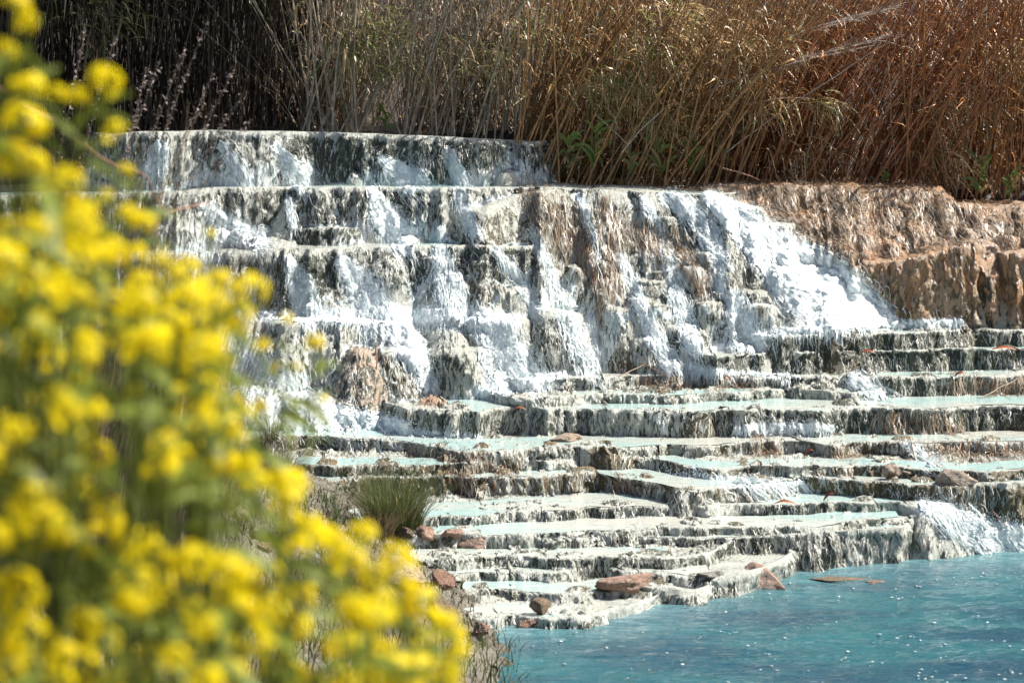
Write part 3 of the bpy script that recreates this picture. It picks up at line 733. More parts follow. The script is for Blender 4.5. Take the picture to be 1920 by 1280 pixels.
def strand_part(name, mask, VS, cs, parent, mat, kp, **props):
    m = int(mask.sum())
    if m < 5: return None
    nv = VS.shape[1]
    v_ = VS[mask].reshape(-1, 3)
    base = (np.arange(m)[:, None] * nv + np.arange(kp - 1)[None, :] * 2)
    q_ = np.stack([base, base + 1, base + 3, base + 2], 2).reshape(-1, 4)
    return obj(name, mesh_np(name, v_, q_, True, colors={'col': np.repeat(cs[mask], nv, 0)}), mat, parent, **props)
for k in terr_objs:
    if k >= 0: strand_part('algae_strands', own == k, VS, cs, terr_objs[k], M['straw'], 5, kind='stuff')

# dead straw mats: where (pixels of the photograph), how many, colour range
STRAW = [('straw_mat', 'curtain of dead reed straw hanging over the middle of the falls', [(985, 345, 30), (1040, 400, 55), (1110, 470, 60), (1140, 525, 40)], 900, 0.35),
         ('straw_mat', 'straw tangle trailing down right of the straw curtain', [(1125, 360, 16), (1150, 420, 22)], 140, 0.3),
         ('straw_mat', 'straw strands crossing the slope left of the big cascade', [(1180, 420, 22), (1250, 450, 40), (1310, 510, 30)], 420, 0.5),
         ('straw_mat', 'blanket of matted straw along the top of the tan slope', [(1200, 348, 10), (1350, 352, 16), (1500, 358, 26), (1640, 368, 34), (1780, 380, 30)], 1500, 0.55),
         ('straw_mat', 'loose straw strewn down the tan slope', [(1430, 390, 30), (1560, 420, 50), (1680, 430, 60), (1780, 440, 50)], 900, 0.6),
         ('straw_mat', 'straw mat at the far right end of the tan slope', [(1820, 395, 20), (1860, 420, 35), (1920, 430, 40)], 420, 0.5),
         ('straw_mat', 'rusty straw fringe on the leaf-strewn ledge', [(1200, 712, 14), (1300, 716, 20), (1400, 716, 16)], 320, 0.1),
         ('straw_mat', 'dark straw heap at the right end of the leaf-strewn ledge', [(1780, 715, 16), (1840, 720, 22), (1930, 722, 22)], 520, 0.0),
         ('straw_mat', 'dark straw heap on the ledge at the right edge', [(1740, 838, 14), (1800, 845, 24), (1880, 845, 24), (1930, 842, 20)], 520, 0.0),
         ('straw_mat', 'brown straw hummock on the straw-matted ledge', [(1560, 838, 14), (1590, 856, 24)], 200, 0.0),
         ('straw_mat', 'pale straw tuft on the straw-matted ledge', [(1410, 822, 14), (1440, 842, 26)], 160, 0.1),
         ('straw_mat', 'straw fringe near the left end of the straw-matted ledge', [(770, 840, 14), (850, 846, 16), (900, 850, 12)], 220, -0.2),
         ('straw_mat', 'straw and moss fringe behind the big grass tussock', [(840, 880, 16), (900, 880, 22), (960, 880, 14)], 240, 0.4),
         ('straw_mat', 'yellowish straw clump on the strand-hung ledge', [(1150, 895, 14), (1190, 905, 20)], 120, 0.4),
         ('straw_mat', 'straw caught on the long fringed ledge', [(1640, 775, 16), (1740, 785, 24), (1790, 795, 18)], 260, 0.3)]
for nm, lab, pts, n, dr in STRAW:
    m_ = np.clip(seg_mask(GU, GV, pts), 0, 1)
    wt = vis * m_ * (dvp + 0.15)
    if wt.sum() <= 0: continue
    si, sj = pick(wt, n)
    L = rng.uniform(0.12, 0.45, n); Wd = rng.uniform(0.002, 0.005, n)
    V, q, sid = strands(si, sj, L, Wd, rng.normal(dr, 0.55, n), rng.uniform(0.006, 0.04, n), 6, 0.15)
    k_ = rng.random(n)[:, None]
    c_ = np.where(k_ < 0.40, [0.34, 0.25, 0.16], np.where(k_ < 0.65, [0.09, 0.065, 0.04], np.where(k_ < 0.9, [0.50, 0.45, 0.37], [0.24, 0.10, 0.04]))) * rng.uniform(0.7, 1.2, (n, 1))
    strand_part(nm, np.ones(n, bool), V.reshape(n, 12, 3), c_, None, M['straw'], 6, kind='stuff', label=lab, category='straw')

# ------------------------------------------------------------------ spray: drops thrown up by the white water
def drops(name, P, size, mat, parent=None, stretch=(1, 1, 1.5), **props):
    n = len(P)
    T4 = np.array([[1, 1, 1], [1, -1, -1], [-1, 1, -1], [-1, -1, 1]], float) / 1.7
    R = rng.normal(0, 1, (n, 4)); R /= np.linalg.norm(R, axis=1, keepdims=True)
    w_, x_, y_, z_ = R.T
    rot = np.stack([np.stack([1 - 2 * (y_**2 + z_**2), 2 * (x_*y_ - z_*w_), 2 * (x_*z_ + y_*w_)], 1),
                    np.stack([2 * (x_*y_ + z_*w_), 1 - 2 * (x_**2 + z_**2), 2 * (y_*z_ - x_*w_)], 1),
                    np.stack([2 * (x_*z_ - y_*w_), 2 * (y_*z_ + x_*w_), 1 - 2 * (x_**2 + y_**2)], 1)], 1)
    tv = np.einsum('nij,kj->nki', rot, T4) * size[:, None, None]
    tv *= np.array(stretch)
    v_ = (P[:, None, :] + tv).reshape(-1, 3)
    b = np.arange(n)[:, None, None] * 4 + np.array([[0, 1, 2], [0, 3, 1], [0, 2, 3], [1, 3, 2]])[None]
    return obj(name, mesh_np(name, v_, b.reshape(-1, 3), True), mat, parent, **props)
for n_ in foam_objs:
    m_ = (FI == n_) * np.clip(FIN + 0.1, 0, 1) * (FM > 0.15) * (dvp + 0.02)
    m_s = (FI == n_) * np.clip(FMASK, 0, 1) ** 3 * (dvp + 0.02)
    ns = int(min(3000, 40 + 0.22 * ((FI == n_) & (FMASK > 0.2)).sum()))
    si, sj = pick(m_s, ns)
    V, q, sid = strands(si, sj, rng.uniform(0.05, 0.24, ns), rng.uniform(0.0015, 0.006, ns), rng.normal(0.1, 0.25, ns) + 1.7 * np.clip((FOAM[n_][1][-1][0] - FOAM[n_][1][0][0]) / max(FOAM[n_][1][-1][1] - FOAM[n_][1][0][1], 25), -1.2, 1.2) * (FOAM[n_][3] != 'foam'), rng.uniform(0.004, 0.026, ns), 6, 0.35)
    strand_part('falling_water', np.ones(ns, bool), V.reshape(ns, 12, 3), np.full((ns, 3), 0.9), foam_objs[n_], M['foam'], 6, kind='stuff')
    cnt = int(min(4200, 0.55 * ((FI == n_) & (FM > 0.3)).sum()))
    if cnt < 10: continue
    si, sj = pick(m_, cnt)
    P = sample_grid(GP, si, sj); N = sample_grid(GN, si, sj)
    hgt = rng.exponential(0.035, cnt) + 0.01
    P = P + N * hgt[:, None] + rng.normal(0, 0.02, (cnt, 3)); P[:, 2] += 0.3 * hgt
    drops('spray', P, rng.uniform(0.002, 0.006, cnt), M['foam'], foam_objs[n_], kind='stuff')
# ------------------------------------------------------------------ rocks, sticks and leaves lying about
_near = {}
def surf(u, v, rad=5):
    """the front-most point of the built ground seen at a photo pixel"""
    m = (np.abs(GU - u) < rad) & (np.abs(GV - v) < rad)
    if not m.any(): return surf(u, v, rad * 2) if rad < 200 else at_z(u, v, 0.0)
    i = np.argmin(np.where(m, GY, 1e9)); i = np.unravel_index(i, GY.shape)
    if GI[i] == -1 or GZ[i] < 0: return np.array([float(a) for a in at_z(u, v, -0.02)])      # out on the water
    return np.array([GX[i], GY[i], GZ[i]])

import bmesh
def rock_mesh(seed, sx, sy, sz, cuts=11, rough=0.22, sub=4):
    r = np.random.default_rng(seed)
    bm = bmesh.new(); bmesh.ops.create_icosphere(bm, subdivisions=sub, radius=1)
    P = np.array([v.co[:] for v in bm.verts]); F = np.array([[v.index for v in f.verts] for f in bm.faces]); bm.free()
    for _ in range(cuts):
        n = r.normal(0, 1, 3); n /= np.linalg.norm(n); d = r.uniform(0.42, 0.8)
        t = P @ n - d
        P = P - np.outer(np.maximum(t, 0) * 0.92, n)
    P = P + P * (rough * fbm(P[:, 0] * 1.8, P[:, 1] * 1.8, P[:, 2] * 1.8 + seed, 4, seed))[:, None] + P * (0.07 * fbm(P[:, 0] * 6, P[:, 1] * 6, P[:, 2] * 9, 3, seed + 5))[:, None]
    P = P * np.array([sx, sy, sz])
    return mesh_np('rock', P, F, True)

ROCKS = [  # u, v (centre), width px, height px, material, tilt deg, depth ratio, label
    (1795, 888, 92, 36, 'tan', 4, 0.7, 'smooth tan boulder lying on a step at the right'),
    (1425, 1090, 150, 44, 'pink', 17, 0.6, 'tilted orange-topped slab at the edge of the blue pool'),
    (1238, 1112, 92, 40, 'red', 8, 0.7, 'wedge of reddish rock at the waterline left of the slab'),
    (1165, 1086, 150, 34, 'pink', -4, 0.7, 'wide flat pinkish rock above the reddish wedge'),
    (893, 1012, 92, 32, 'pink', 3, 0.7, 'low pink rock on the ledge right of the tussock'),
    (765, 990, 40, 26, 'brown', 0, 0.8, 'brown block nearest the tussock in a row of three'),
    (800, 986, 42, 30, 'pink', 0, 0.8, 'pinkish block in the middle of a row of three'),
    (847, 989, 42, 20, 'pink', 0, 0.8, 'flat block at the right end of a row of three'),
    (1016, 1128, 46, 34, 'brown', 10, 0.9, 'brown olive stone standing at the waterline'),
    (992, 1166, 56, 28, 'red', 0, 0.8, 'rusty red stone at the edge of the pool'),
    (900, 1168, 34, 32, 'red', 25, 0.9, 'small upright red stone left of the rusty one'),
    (899, 1184, 24, 18, 'tan', 0, 0.9, 'little pale pebble in front of the upright red stone'),
    (832, 1078, 66, 40, 'red', 20, 0.8, 'brown-red stone on the left ledge beside the flowers'),
    (745, 1062, 110, 66, 'tan', 8, 0.8, 'tan boulder partly behind the yellow flowers'),
    (822, 1128, 76, 70, 'brown', 15, 0.8, 'dark brown boulder half hidden by the lowest flowers'),
    (1672, 875, 42, 24, 'tan', 5, 0.8, 'small tan stone left of the smooth boulder'),
    (1705, 879, 28, 9, 'tan', 0, 0.9, 'flat pebble left of the smooth boulder'),
    (1065, 812, 66, 22, 'tan', 0, 0.8, 'low tan stone in the water under the fringed ledge'),
    (1570, 1086, 150, 9, 'brown', 0, 0.5, 'low brown shoal breaking the pool surface'),
    (1640, 1092, 52, 10, 'red', 0, 0.6, 'reddish stone just awash right of the shoal'),
    (452, 955, 34, 30, 'tan', 10, 0.8, 'tan stone on the left bank between flowers'),
    (486, 985, 40, 44, 'grey', 30, 0.8, 'grey pointed stone on the left bank'),
    (494, 1012, 30, 30, 'pink', 30, 0.8, 'pinkish stone leaning on the grey pointed one'),
    (432, 935, 26, 26, 'brown', 0, 0.8, 'small brown stone highest on the left bank'),
    (640, 1095, 60, 40, 'tan', 10, 0.8, 'tan rock low on the left bank'),
    (560, 1030, 80, 30, 'grey', 15, 0.8, 'flat grey rock in the middle of the left bank'),
    (735, 1205, 110, 36, 'tan', 5, 0.8, 'pale rock at the bottom behind the lowest flowers'),
    (1330, 1070, 60, 18, 'grey', 0, 0.8, 'grey stone against the foot of the fluted block'),
]
for n_, (u, v, w, h, mt, tilt, dr, lab) in enumerate(ROCKS):
    P = surf(u, v + h * 0.5)
    px = P[1] / FPX; dep = w * px * 0.54 * dr
    o = obj('rock', rock_mesh(300 + n_, w * px * 0.54, dep, max(h * px * 0.62, 0.02)), M['rock_' + mt], label=lab, category='rock', group='loose stones')
    c = at_y(u, v, P[1] + dep * 0.5)
    o.location = (float(c[0]), float(P[1]) + dep * 0.5, float(P[2]) + 0.20 * h * px)
    if 'slab' in lab and 'tilted' in lab: c = at_y(u, v, 25.35); o.location = (float(c[0]), 25.35, 0.06)
    o.rotation_euler = (0, math.radians(tilt), random.uniform(-0.3, 0.3))

def tube(pts, rad, sides=5, close=True):
    pts = np.asarray(pts, float); K = len(pts); rad = np.broadcast_to(np.asarray(rad, float), (K,))
    T_ = np.gradient(pts, axis=0); T_ /= np.linalg.norm(T_, axis=1, keepdims=True) + 1e-9
    ref = np.array([0.31, -0.9, 0.3]); A = np.cross(T_, ref); A /= np.linalg.norm(A, axis=1, keepdims=True) + 1e-9; B = np.cross(T_, A)
    an = np.linspace(0, 2 * np.pi, sides, endpoint=False)
    V = pts[:, None] + rad[:, None, None] * (A[:, None] * np.cos(an)[None, :, None] + B[:, None] * np.sin(an)[None, :, None])
    i = np.arange(K - 1)[:, None] * sides; j = np.arange(sides)[None, :]; j2 = (j + 1) % sides
    q = np.stack([i + j, i + j2, i + sides + j2, i + sides + j], 2).reshape(-1, 4)
    return V.reshape(-1, 3), q

def ribbon(pts, width, side=None, fold=0.3):
    pts = np.asarray(pts, float); K = len(pts); width = np.broadcast_to(np.asarray(width, float), (K,))
    T_ = np.gradient(pts, axis=0); T_ /= np.linalg.norm(T_, axis=1, keepdims=True) + 1e-9
    S = np.cross(T_, np.array([0, 0, 1.0]) if side is None else np.asarray(side, float)); S /= np.linalg.norm(S, axis=1, keepdims=True) + 1e-9
    N = np.cross(S, T_)
    V = np.stack([pts - S * width[:, None] + N * (fold * width)[:, None], pts, pts + S * width[:, None] + N * (fold * width)[:, None]], 1).reshape(-1, 3)
    b = np.arange(K - 1) * 3
    q = np.concatenate([np.stack([b, b + 1, b + 4, b + 3], 1), np.stack([b + 1, b + 2, b + 5, b + 4], 1)])
    return V, q

def join(parts):
    V, Q, Cc, off_ = [], [], [], 0
    for v, q, c in parts:
        V.append(v); Q.append(q + off_); Cc.append(np.broadcast_to(np.asarray(c, float), (len(v), 3))); off_ += len(v)
    return np.concatenate(V), np.concatenate(Q), np.concatenate(Cc)

def stick(name, lab, p0, p1, rad, col, sag=0.0, mat='stalk', cat='stick', **kw):
    p0, p1 = np.array(p0, float), np.array(p1, float); t = np.linspace(0, 1, 12)[:, None]
    d = np.linalg.norm(p1 - p0)
    pts = p0 + (p1 - p0) * t + np.array([0, 0, 1.0]) * (sag * d * 4 * t * (1 - t)) + 0.012 * d * np.stack([noise(t[:, 0] * 5, 0 * t[:, 0] + i, 0 * t[:, 0] + p0[0] * 9, 77) for i in range(3)], 1)
    v, q = tube(pts, rad * (1 - 0.4 * t[:, 0]), 5)
    return obj(name, mesh_np(name, v, q, True, colors={'col': np.tile(np.array(col, float), (len(v), 1)) * (0.85 + 0.3 * rng.random((len(v), 1)))}), M[mat], label=lab, category=cat, **kw)

def on(u, v, lift=0.03, dy=-0.02):
    p = surf(u, v); return (p[0], p[1] + dy, p[2] + lift)
stick('dead_cane', 'long thin cane lying level across the right straw heap', on(1712, 829, 0.03, -0.06), on(1925, 829, 0.03, -0.06), 0.006, (0.30, 0.26, 0.22), group='stranded canes')
stick('dead_cane', 'pale cane slanting up across the dark straw heap', on(1838, 742, 0.02, -0.1), on(1932, 700, 0.05, -0.12), 0.008, (0.45, 0.34, 0.24), group='stranded canes')
stick('dead_cane', 'short tan cane leaning at the foot of the mossy knob', on(1165, 703, 0.02, -0.05), on(1202, 682, 0.03, -0.12), 0.007, (0.50, 0.36, 0.24), group='stranded canes')
stick('dead_cane', 'brown cane sloping right from the mossy knob', on(1200, 684, 0.05, -0.1), on(1245, 703, 0.02, -0.08), 0.006, (0.30, 0.16, 0.08), group='stranded canes')
stick('dead_cane', 'pale stub of cane upright in the right spill', on(1714, 855, 0.0, -0.05), on(1709, 822, 0.04, -0.08), 0.011, (0.50, 0.40, 0.32), group='stranded canes')
stick('dead_cane', 'dark cane slanting down the tan slope', on(1460, 392, 0.03), on(1605, 470, 0.03), 0.007, (0.08, 0.055, 0.04), group='stranded canes')
stick('dead_cane', 'brown cane standing between rocks in the left falls', on(709, 690, 0.02, -0.06), on(703, 645, 0.05, -0.12), 0.009, (0.36, 0.17, 0.08), group='stranded canes')
stick('dead_cane', 'thin cane at the top of the second fall', on(655, 420, 0.03), on(690, 410, 0.05), 0.006, (0.35, 0.24, 0.16), group='stranded canes')
stick('dead_cane', 'thin brown stick in the white chute at the right edge', on(1862, 960, 0.05, -0.1), on(1888, 990, 0.05, -0.1), 0.007, (0.26, 0.13, 0.07), group='stranded canes')
def leaf_obj(lab, u, v, du, dv, col, w=0.016):
    p0 = np.array(on(u, v, 0.015, -0.03)); p1 = np.array(at_y(u + du, v + dv, p0[1] - 0.02), float)
    t = np.linspace(0, 1, 6)[:, None]
    pts = p0 + (p1 - p0) * t + np.array([0, 0, 0.03]) * (4 * t * (1 - t))
    V, q = ribbon(pts, w * np.sin(np.pi * (0.08 + 0.88 * t[:, 0])), (0, -0.7, 0.7))
    obj('fallen_leaf', mesh_np('fallen_leaf', V, q, True, colors={'col': np.tile(np.array(col, float), (len(V), 1))}), M['straw'], label=lab, category='leaf', group='fallen rusty leaves')
leaf_obj('red-brown leaf standing up from the calm grey pool', 1540, 936, 24, -11, (0.22, 0.05, 0.02))
leaf_obj('orange curled leaf on the lip of the knobbly ledge', 1450, 941, 44, 5, (0.40, 0.13, 0.03), 0.014)
leaf_obj('rusty leaf drooping on the leaf-strewn ledge', 1318, 708, 14, 26, (0.36, 0.09, 0.03))
leaf_obj('small rusty leaf right of the drooping one', 1362, 704, 8, 12, (0.34, 0.10, 0.03))
leaf_obj('red leaf on the lip of the dark fluted step', 1615, 660, 26, 2, (0.34, 0.08, 0.03))
leaf_obj('long red leaf at the far right of the fluted step', 1862, 653, 44, 3, (0.40, 0.10, 0.03), 0.018)
leaf_obj('red leaf on the heap at the right of the leaf-strewn ledge', 1785, 704, 24, -3, (0.28, 0.06, 0.03))
leaf_obj('orange leaf at the left of the fringed ledge', 965, 770, 22, -2, (0.36, 0.12, 0.04), 0.012)
leaf_obj('brown leaf on the straw-matted ledge', 1505, 852, 20, -8, (0.25, 0.07, 0.03))

# ------------------------------------------------------------------ ground under the reeds, and a dark slope added behind to block the sky
xs = np.linspace(-9, 9, 120)[:, None]; ys = np.linspace(34.9, 48, 60)[None, :]
Xh = xs + 0 * ys; Yh = ys + 0 * xs
edge = sstep(0.15, 0.75, Xh)
Zh = 3.84 - 0.66 * edge + 0.05 * (Yh - 35) + 0.5 * np.maximum(Yh - 39, 0) + 0.08 * fbm(Xh, Yh, 0 * Xh, 3, 880)
Zh[:, 0] -= 0.6
sheet('backdrop_slope', Xh, Yh, Zh, M['litter'], kind='structure', label='litter-covered ground and added sky-blocking slope behind the reed bed')
def back_z(px): return 3.82 - 0.66 * sstep(0.15, 0.75, np.asarray(px, float))

# ------------------------------------------------------------------ reeds
def cane_pts(base, lean_x, lean_y, L, K, bend):
    """(n,K,3) centre lines of canes: straight low down, bowing over towards their lean"""
    t = np.linspace(0, 1, K)[None, :]
    s = t * L[:, None]
    a = (1 + bend[:, None] * t)
    X_ = base[:, 0:1] + lean_x[:, None] * s * a; Y_ = base[:, 1:2] + lean_y[:, None] * s * a
    nrm = np.sqrt(1 + lean_x ** 2 + lean_y ** 2)[:, None]
    Z_ = base[:, 2:3] + s / nrm - 0.05 * bend[:, None] * t * s
    X_ = base[:, 0:1] + (X_ - base[:, 0:1]) / nrm; Y_ = base[:, 1:2] + (Y_ - base[:, 1:2]) / nrm
    return np.stack([X_, Y_, Z_], 2)

def cane_mesh(C, rad, cols):
    n, K, _ = C.shape
    an = np.array([0.3, 0.3 + 2 * np.pi / 3, 0.3 + 4 * np.pi / 3])
    r = rad[:, None] * np.linspace(1, 0.55, K)[None, :]
    off3 = np.stack([np.cos(an), np.sin(an), 0 * an], 1)
    V = C[:, :, None, :] + r[:, :, None, None] * off3[None, None]
    b = (np.arange(n)[:, None, None] * K + np.arange(K - 1)[None, :, None]) * 3
    j = np.arange(3)[None, None, :]; j2 = (j + 1) % 3
    q = np.stack([b + j, b + j2, b + 3 + j2, b + 3 + j], 3).reshape(-1, 4)
    return V.reshape(-1, 3), q, np.repeat(cols, K * 3, 0)

def leaves_mesh(P, dirx, diry, up, L, wid, cols, droop):
    """(n) leaves: start P, heading, length; 4-segment ribbons that droop"""
    n = len(P); K = 5; t = np.linspace(0, 1, K)[None, :]
    s = t * L[:, None]
    X_ = P[:, 0:1] + dirx[:, None] * s; Y_ = P[:, 1:2] + diry[:, None] * s
    Z_ = P[:, 2:3] + up[:, None] * s - droop[:, None] * s * t
    Cn = np.stack([X_, Y_, Z_], 2)
    S = np.stack([-diry, dirx, rng.normal(0, 0.6, n)], 1); S /= np.linalg.norm(S, axis=1, keepdims=True)
    w = wid[:, None] * np.array([0.6, 1.0, 0.85, 0.5, 0.05])[None, :]
    A = Cn - S[:, None] * w[..., None]; B = Cn + S[:, None] * w[..., None]
    V = np.stack([A, B], 2).reshape(-1, 3)
    b = (np.arange(n)[:, None] * K + np.arange(K - 1)[None, :]) * 2
    q = np.stack([b, b + 1, b + 3, b + 2], 2).reshape(-1, 4)
    return V, q, np.repeat(cols, K * 2, 0)

REG = [  # name, u range, y range, count, lean mean, lean sd, colour, leaf colour, leaves per cane, green share, front canes, label of a front cane, label of the mass
    ('dark', (-150, 600), (35.9, 38.6), 1150, 0.02, 0.13, (0.10, 0.066, 0.042), (0.11, 0.07, 0.04), 5, 0.05, 55, 'thin dark reed cane behind the topmost fall, at the shaded left', 'dark shaded mass of reeds behind the topmost fall'),  # coloured darker, so the left's shade sits in the cane and leaf colour
    ('fan', (560, 1010), (35.3, 37.8), 1050, 0.16, 0.22, (0.42, 0.33, 0.23), (0.46, 0.29, 0.15), 9, 0.15, 75, 'pale grey-tan reed cane fanning out behind the topmost fall', 'tan mass of fanning reeds behind the topmost fall'),
    ('lean', (960, 1370), (34.7, 37.0), 1250, 0.44, 0.20, (0.52, 0.29, 0.12), (0.60, 0.34, 0.13), 11, 0.22, 60, 'golden reed leaning right above the straw curtain', 'golden leafy mass of leaning reeds right of the topmost fall'),
    ('rust', (1300, 1740), (34.9, 37.2), 1350, 0.42, 0.13, (0.50, 0.21, 0.09), (0.58, 0.25, 0.09), 10, 0.05, 60, 'rust-brown reed cane leaning right above the tan slope', 'rust-brown mass of leaning reeds above the tan slope'),
    ('right', (1690, 2080), (35.0, 37.6), 820, 0.05, 0.13, (0.48, 0.23, 0.09), (0.56, 0.27, 0.09), 12, 0.06, 45, 'upright orange reed at the far right above the tan slope', 'orange mass of upright reeds at the far right'),
]
def reed_leaves(C, L, cols_leaf, per, green, rngl):
    n, K, _ = C.shape
    m = n * per
    own_ = np.repeat(np.arange(n), per)
    hgt = rngl.uniform(0.03, 0.95, m)
    f = hgt * (K - 1); i = np.minimum(f.astype(int), K - 2); a = (f - i)[:, None]
    P = C[own_, i] * (1 - a) + C[own_, i + 1] * a
    an = rngl.uniform(0, 2 * np.pi, m)
    Ll = rngl.uniform(0.07, 0.32, m)
    dx = np.cos(an) * 0.7 + 0.35; dy_ = np.sin(an) * 0.6 - 0.25
    base = np.array(cols_leaf)[None, :] * rngl.uniform(0.55, 1.35, (m, 1)) * np.array([1, 1, 1]) * rngl.uniform(0.9, 1.1, (m, 3))
    pale = rngl.random(m) < 0.14; base[pale] = np.array([0.62, 0.52, 0.38]) * rngl.uniform(0.8, 1.1, (int(pale.sum()), 1))
    gz = np.clip((P[:, 2] - 4.2) / 1.2, 0.15, 1)
    gr_ = (rngl.random(m) < green * gz * 1.5); base[gr_] = np.array([0.16, 0.19, 0.05]) * rngl.uniform(0.6, 1.4, (int(gr_.sum()), 1))
    return leaves_mesh(P, dx, dy_, rngl.uniform(-0.3, 0.9, m), Ll, rngl.uniform(0.003, 0.010, m), np.clip(base, 0, 1), rngl.uniform(0.3, 1.6, m))

stem_bank, leaf_bank = {}, {}
for (nm, ur, yr, cnt, lm, ls, col, lcol, per, green, nfront, labf, labm) in REG:
    yy = yr[0] + (yr[1] - yr[0]) * rng.random(cnt) ** 1.3
    uu = rng.uniform(ur[0], ur[1], cnt)
    xx = (uu - 960) / FPX * yy
    clump = fbm(xx * 1.6, yy * 1.2, 0 * xx, 3, 930)
    keep = (clump > -0.9) if nm == 'dark' else clump > -0.16 + (0.22 if nm == 'right' else 0.0)
    yy, xx = yy[keep], xx[keep]; n = len(xx); cl = clump[keep]
    if nm == 'fan':                       # a dark hollow opens in the fan
        kp = ~((np.abs(xx / yy * FPX + 960 - 712) < 42) & (yy < 36.9)); xx, yy = xx[kp], yy[kp]; n = len(xx)
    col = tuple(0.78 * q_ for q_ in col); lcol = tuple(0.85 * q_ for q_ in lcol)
    base = np.stack([xx, yy, back_z(xx) - 0.05], 1)
    lx = lm + ls * rng.normal(0, 1, n) + 0.25 * ls * 0 + (0.30 * fbm(xx * 0.9, 0 * xx, 0 * xx, 2, 940) if nm == 'fan' else 0)
    ly = rng.normal(-0.08, 0.08, n)
    L = rng.uniform(3.2, 4.6, n) if nm == 'dark' else rng.uniform(2.0, 3.3, n)
    C = cane_pts(base, lx, ly, L, 8, rng.uniform(0.0, 0.5, n))
    cc = np.array(col)[None] * rng.uniform(0.5, 1.3, (n, 1)) * rng.uniform(0.93, 1.07, (n, 3))
    pale = rng.random(n) < (0.20 if nm == 'fan' else 0.08); cc[pale] = np.array([0.52, 0.46, 0.36]) * rng.uniform(0.8, 1.1, (int(pale.sum()), 1))
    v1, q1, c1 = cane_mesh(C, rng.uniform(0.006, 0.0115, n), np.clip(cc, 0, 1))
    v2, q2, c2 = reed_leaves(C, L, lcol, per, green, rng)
    # leafy tops, mostly above the picture: they shade the bed
    mt = n * 7; ow = np.repeat(np.arange(n), 7); ft = rng.uniform(0.55, 0.999, mt) * 7; it = np.minimum(ft.astype(int), 6); at_ = (ft - it)[:, None]
    Pt = C[ow, it] * (1 - at_) + C[ow, it + 1] * at_; ant = rng.uniform(0, 6.28, mt)
    v3, q3, c3 = leaves_mesh(Pt, np.cos(ant) * 0.9, np.sin(ant) * 0.9, rng.uniform(0.0, 0.7, mt), rng.uniform(0.35, 0.65, mt), rng.uniform(0.016, 0.03, mt), np.clip(np.array([[0.24, 0.22, 0.09]]) * rng.uniform(0.6, 1.4, (mt, 1)), 0, 1), rng.uniform(0.4, 1.2, mt))
    v, q, c = join([(v1, q1, c1), (v2, q2, c2)] + ([(v3, q3, c3)] if nm == 'dark' else []))
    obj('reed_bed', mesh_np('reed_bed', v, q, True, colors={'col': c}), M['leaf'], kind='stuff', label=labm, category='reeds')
    # canes that stand foremost, one object each, with their own leaves
    stems = []
    for k in range(5):
        Lk = 2.4 + 0.35 * k; b0 = np.zeros((1, 3))
        nn = 18; t = np.linspace(0, 1, nn)
        pts = np.stack([0.22 * (k - 1) * t ** 2, 0.03 * np.sin(5 * t + k), t * Lk], 1)
        rad = (0.0125 if nm == 'fan' else 0.011) * (1 - 0.35 * t) * np.where(np.arange(nn) % 2 == 0, 1.12, 0.96)
        v, q = tube(pts, rad, 6)
        shade = np.where(np.arange(nn) % 2 == 0, 0.72, 1.08)
        cv = np.array(col)[None] * ((1.75 if nm == 'fan' else 1.35) + 0.12 * (k - 2)) * np.repeat(shade, 6)[:, None] * np.array([1, 1.04, 1.1])
        me = mesh_np('reed_stem', v, q, True, colors={'col': np.clip(cv, 0, 1)}); me.materials.append(M['reed']); stems.append(me)
    lms = []
    for k in range(5):
        t = np.linspace(0, 1, 7); Lk = 0.13 + 0.05 * k
        pts = np.stack([Lk * (0.75 * t), 0.02 * np.sin(6 * t + k), Lk * (0.75 * t - (0.7 + 0.25 * k) * t * t)], 1)
        V, q = ribbon(pts, 0.009 * np.sin(np.pi * (0.12 + 0.86 * t)) + 0.001)
        cl_ = np.array(lcol) * (1.2 + 0.12 * (k - 2)) if k != 4 or green < 0.1 else np.array([0.17, 0.20, 0.06])
        me = mesh_np('leaf', V, q, True, colors={'col': np.tile(np.clip(cl_, 0, 1), (len(V), 1))}); me.materials.append(M['leaf']); lms.append(me)
    for f in range(nfront):
        u0 = ur[0] + (ur[1] - ur[0]) * (f + random.random()) / nfront
        y0 = yr[0] - 0.05 - 0.35 * random.random(); x0 = (max(u0, 10) - 960) / FPX * y0
        if nm == 'fan' and abs(u0 - 712) < 36: u0 = 712 + (40 + 8 * random.random()) * (1 if u0 > 712 else -1); x0 = (u0 - 960) / FPX * y0
        lean = lm + 1.1 * ls * random.gauss(0, 1)
        o = obj('reed', random.choice(stems), None, label='%s, %d%s from the left' % (labf, f + 1, 'th' if 10 < f + 1 < 14 else {1: 'st', 2: 'nd', 3: 'rd'}.get((f + 1) % 10, 'th')), category='reed', group='foremost reeds: ' + nm)
        o.location = (x0, y0, float(back_z(x0)) - 0.08); o.rotation_euler = (random.gauss(0.05, 0.05), math.atan(lean), random.uniform(-0.3, 0.3))
        for l_ in range(random.choice((2, 3, 4))):
            c_ = obj('leaf', random.choice(lms), None, o)
            h_ = random.uniform(0.25, 1.9)
            c_.location = (0, 0, h_); c_.rotation_euler = (random.gauss(0, 0.3), random.uniform(-0.9, 0.3), random.uniform(0, 6.28))
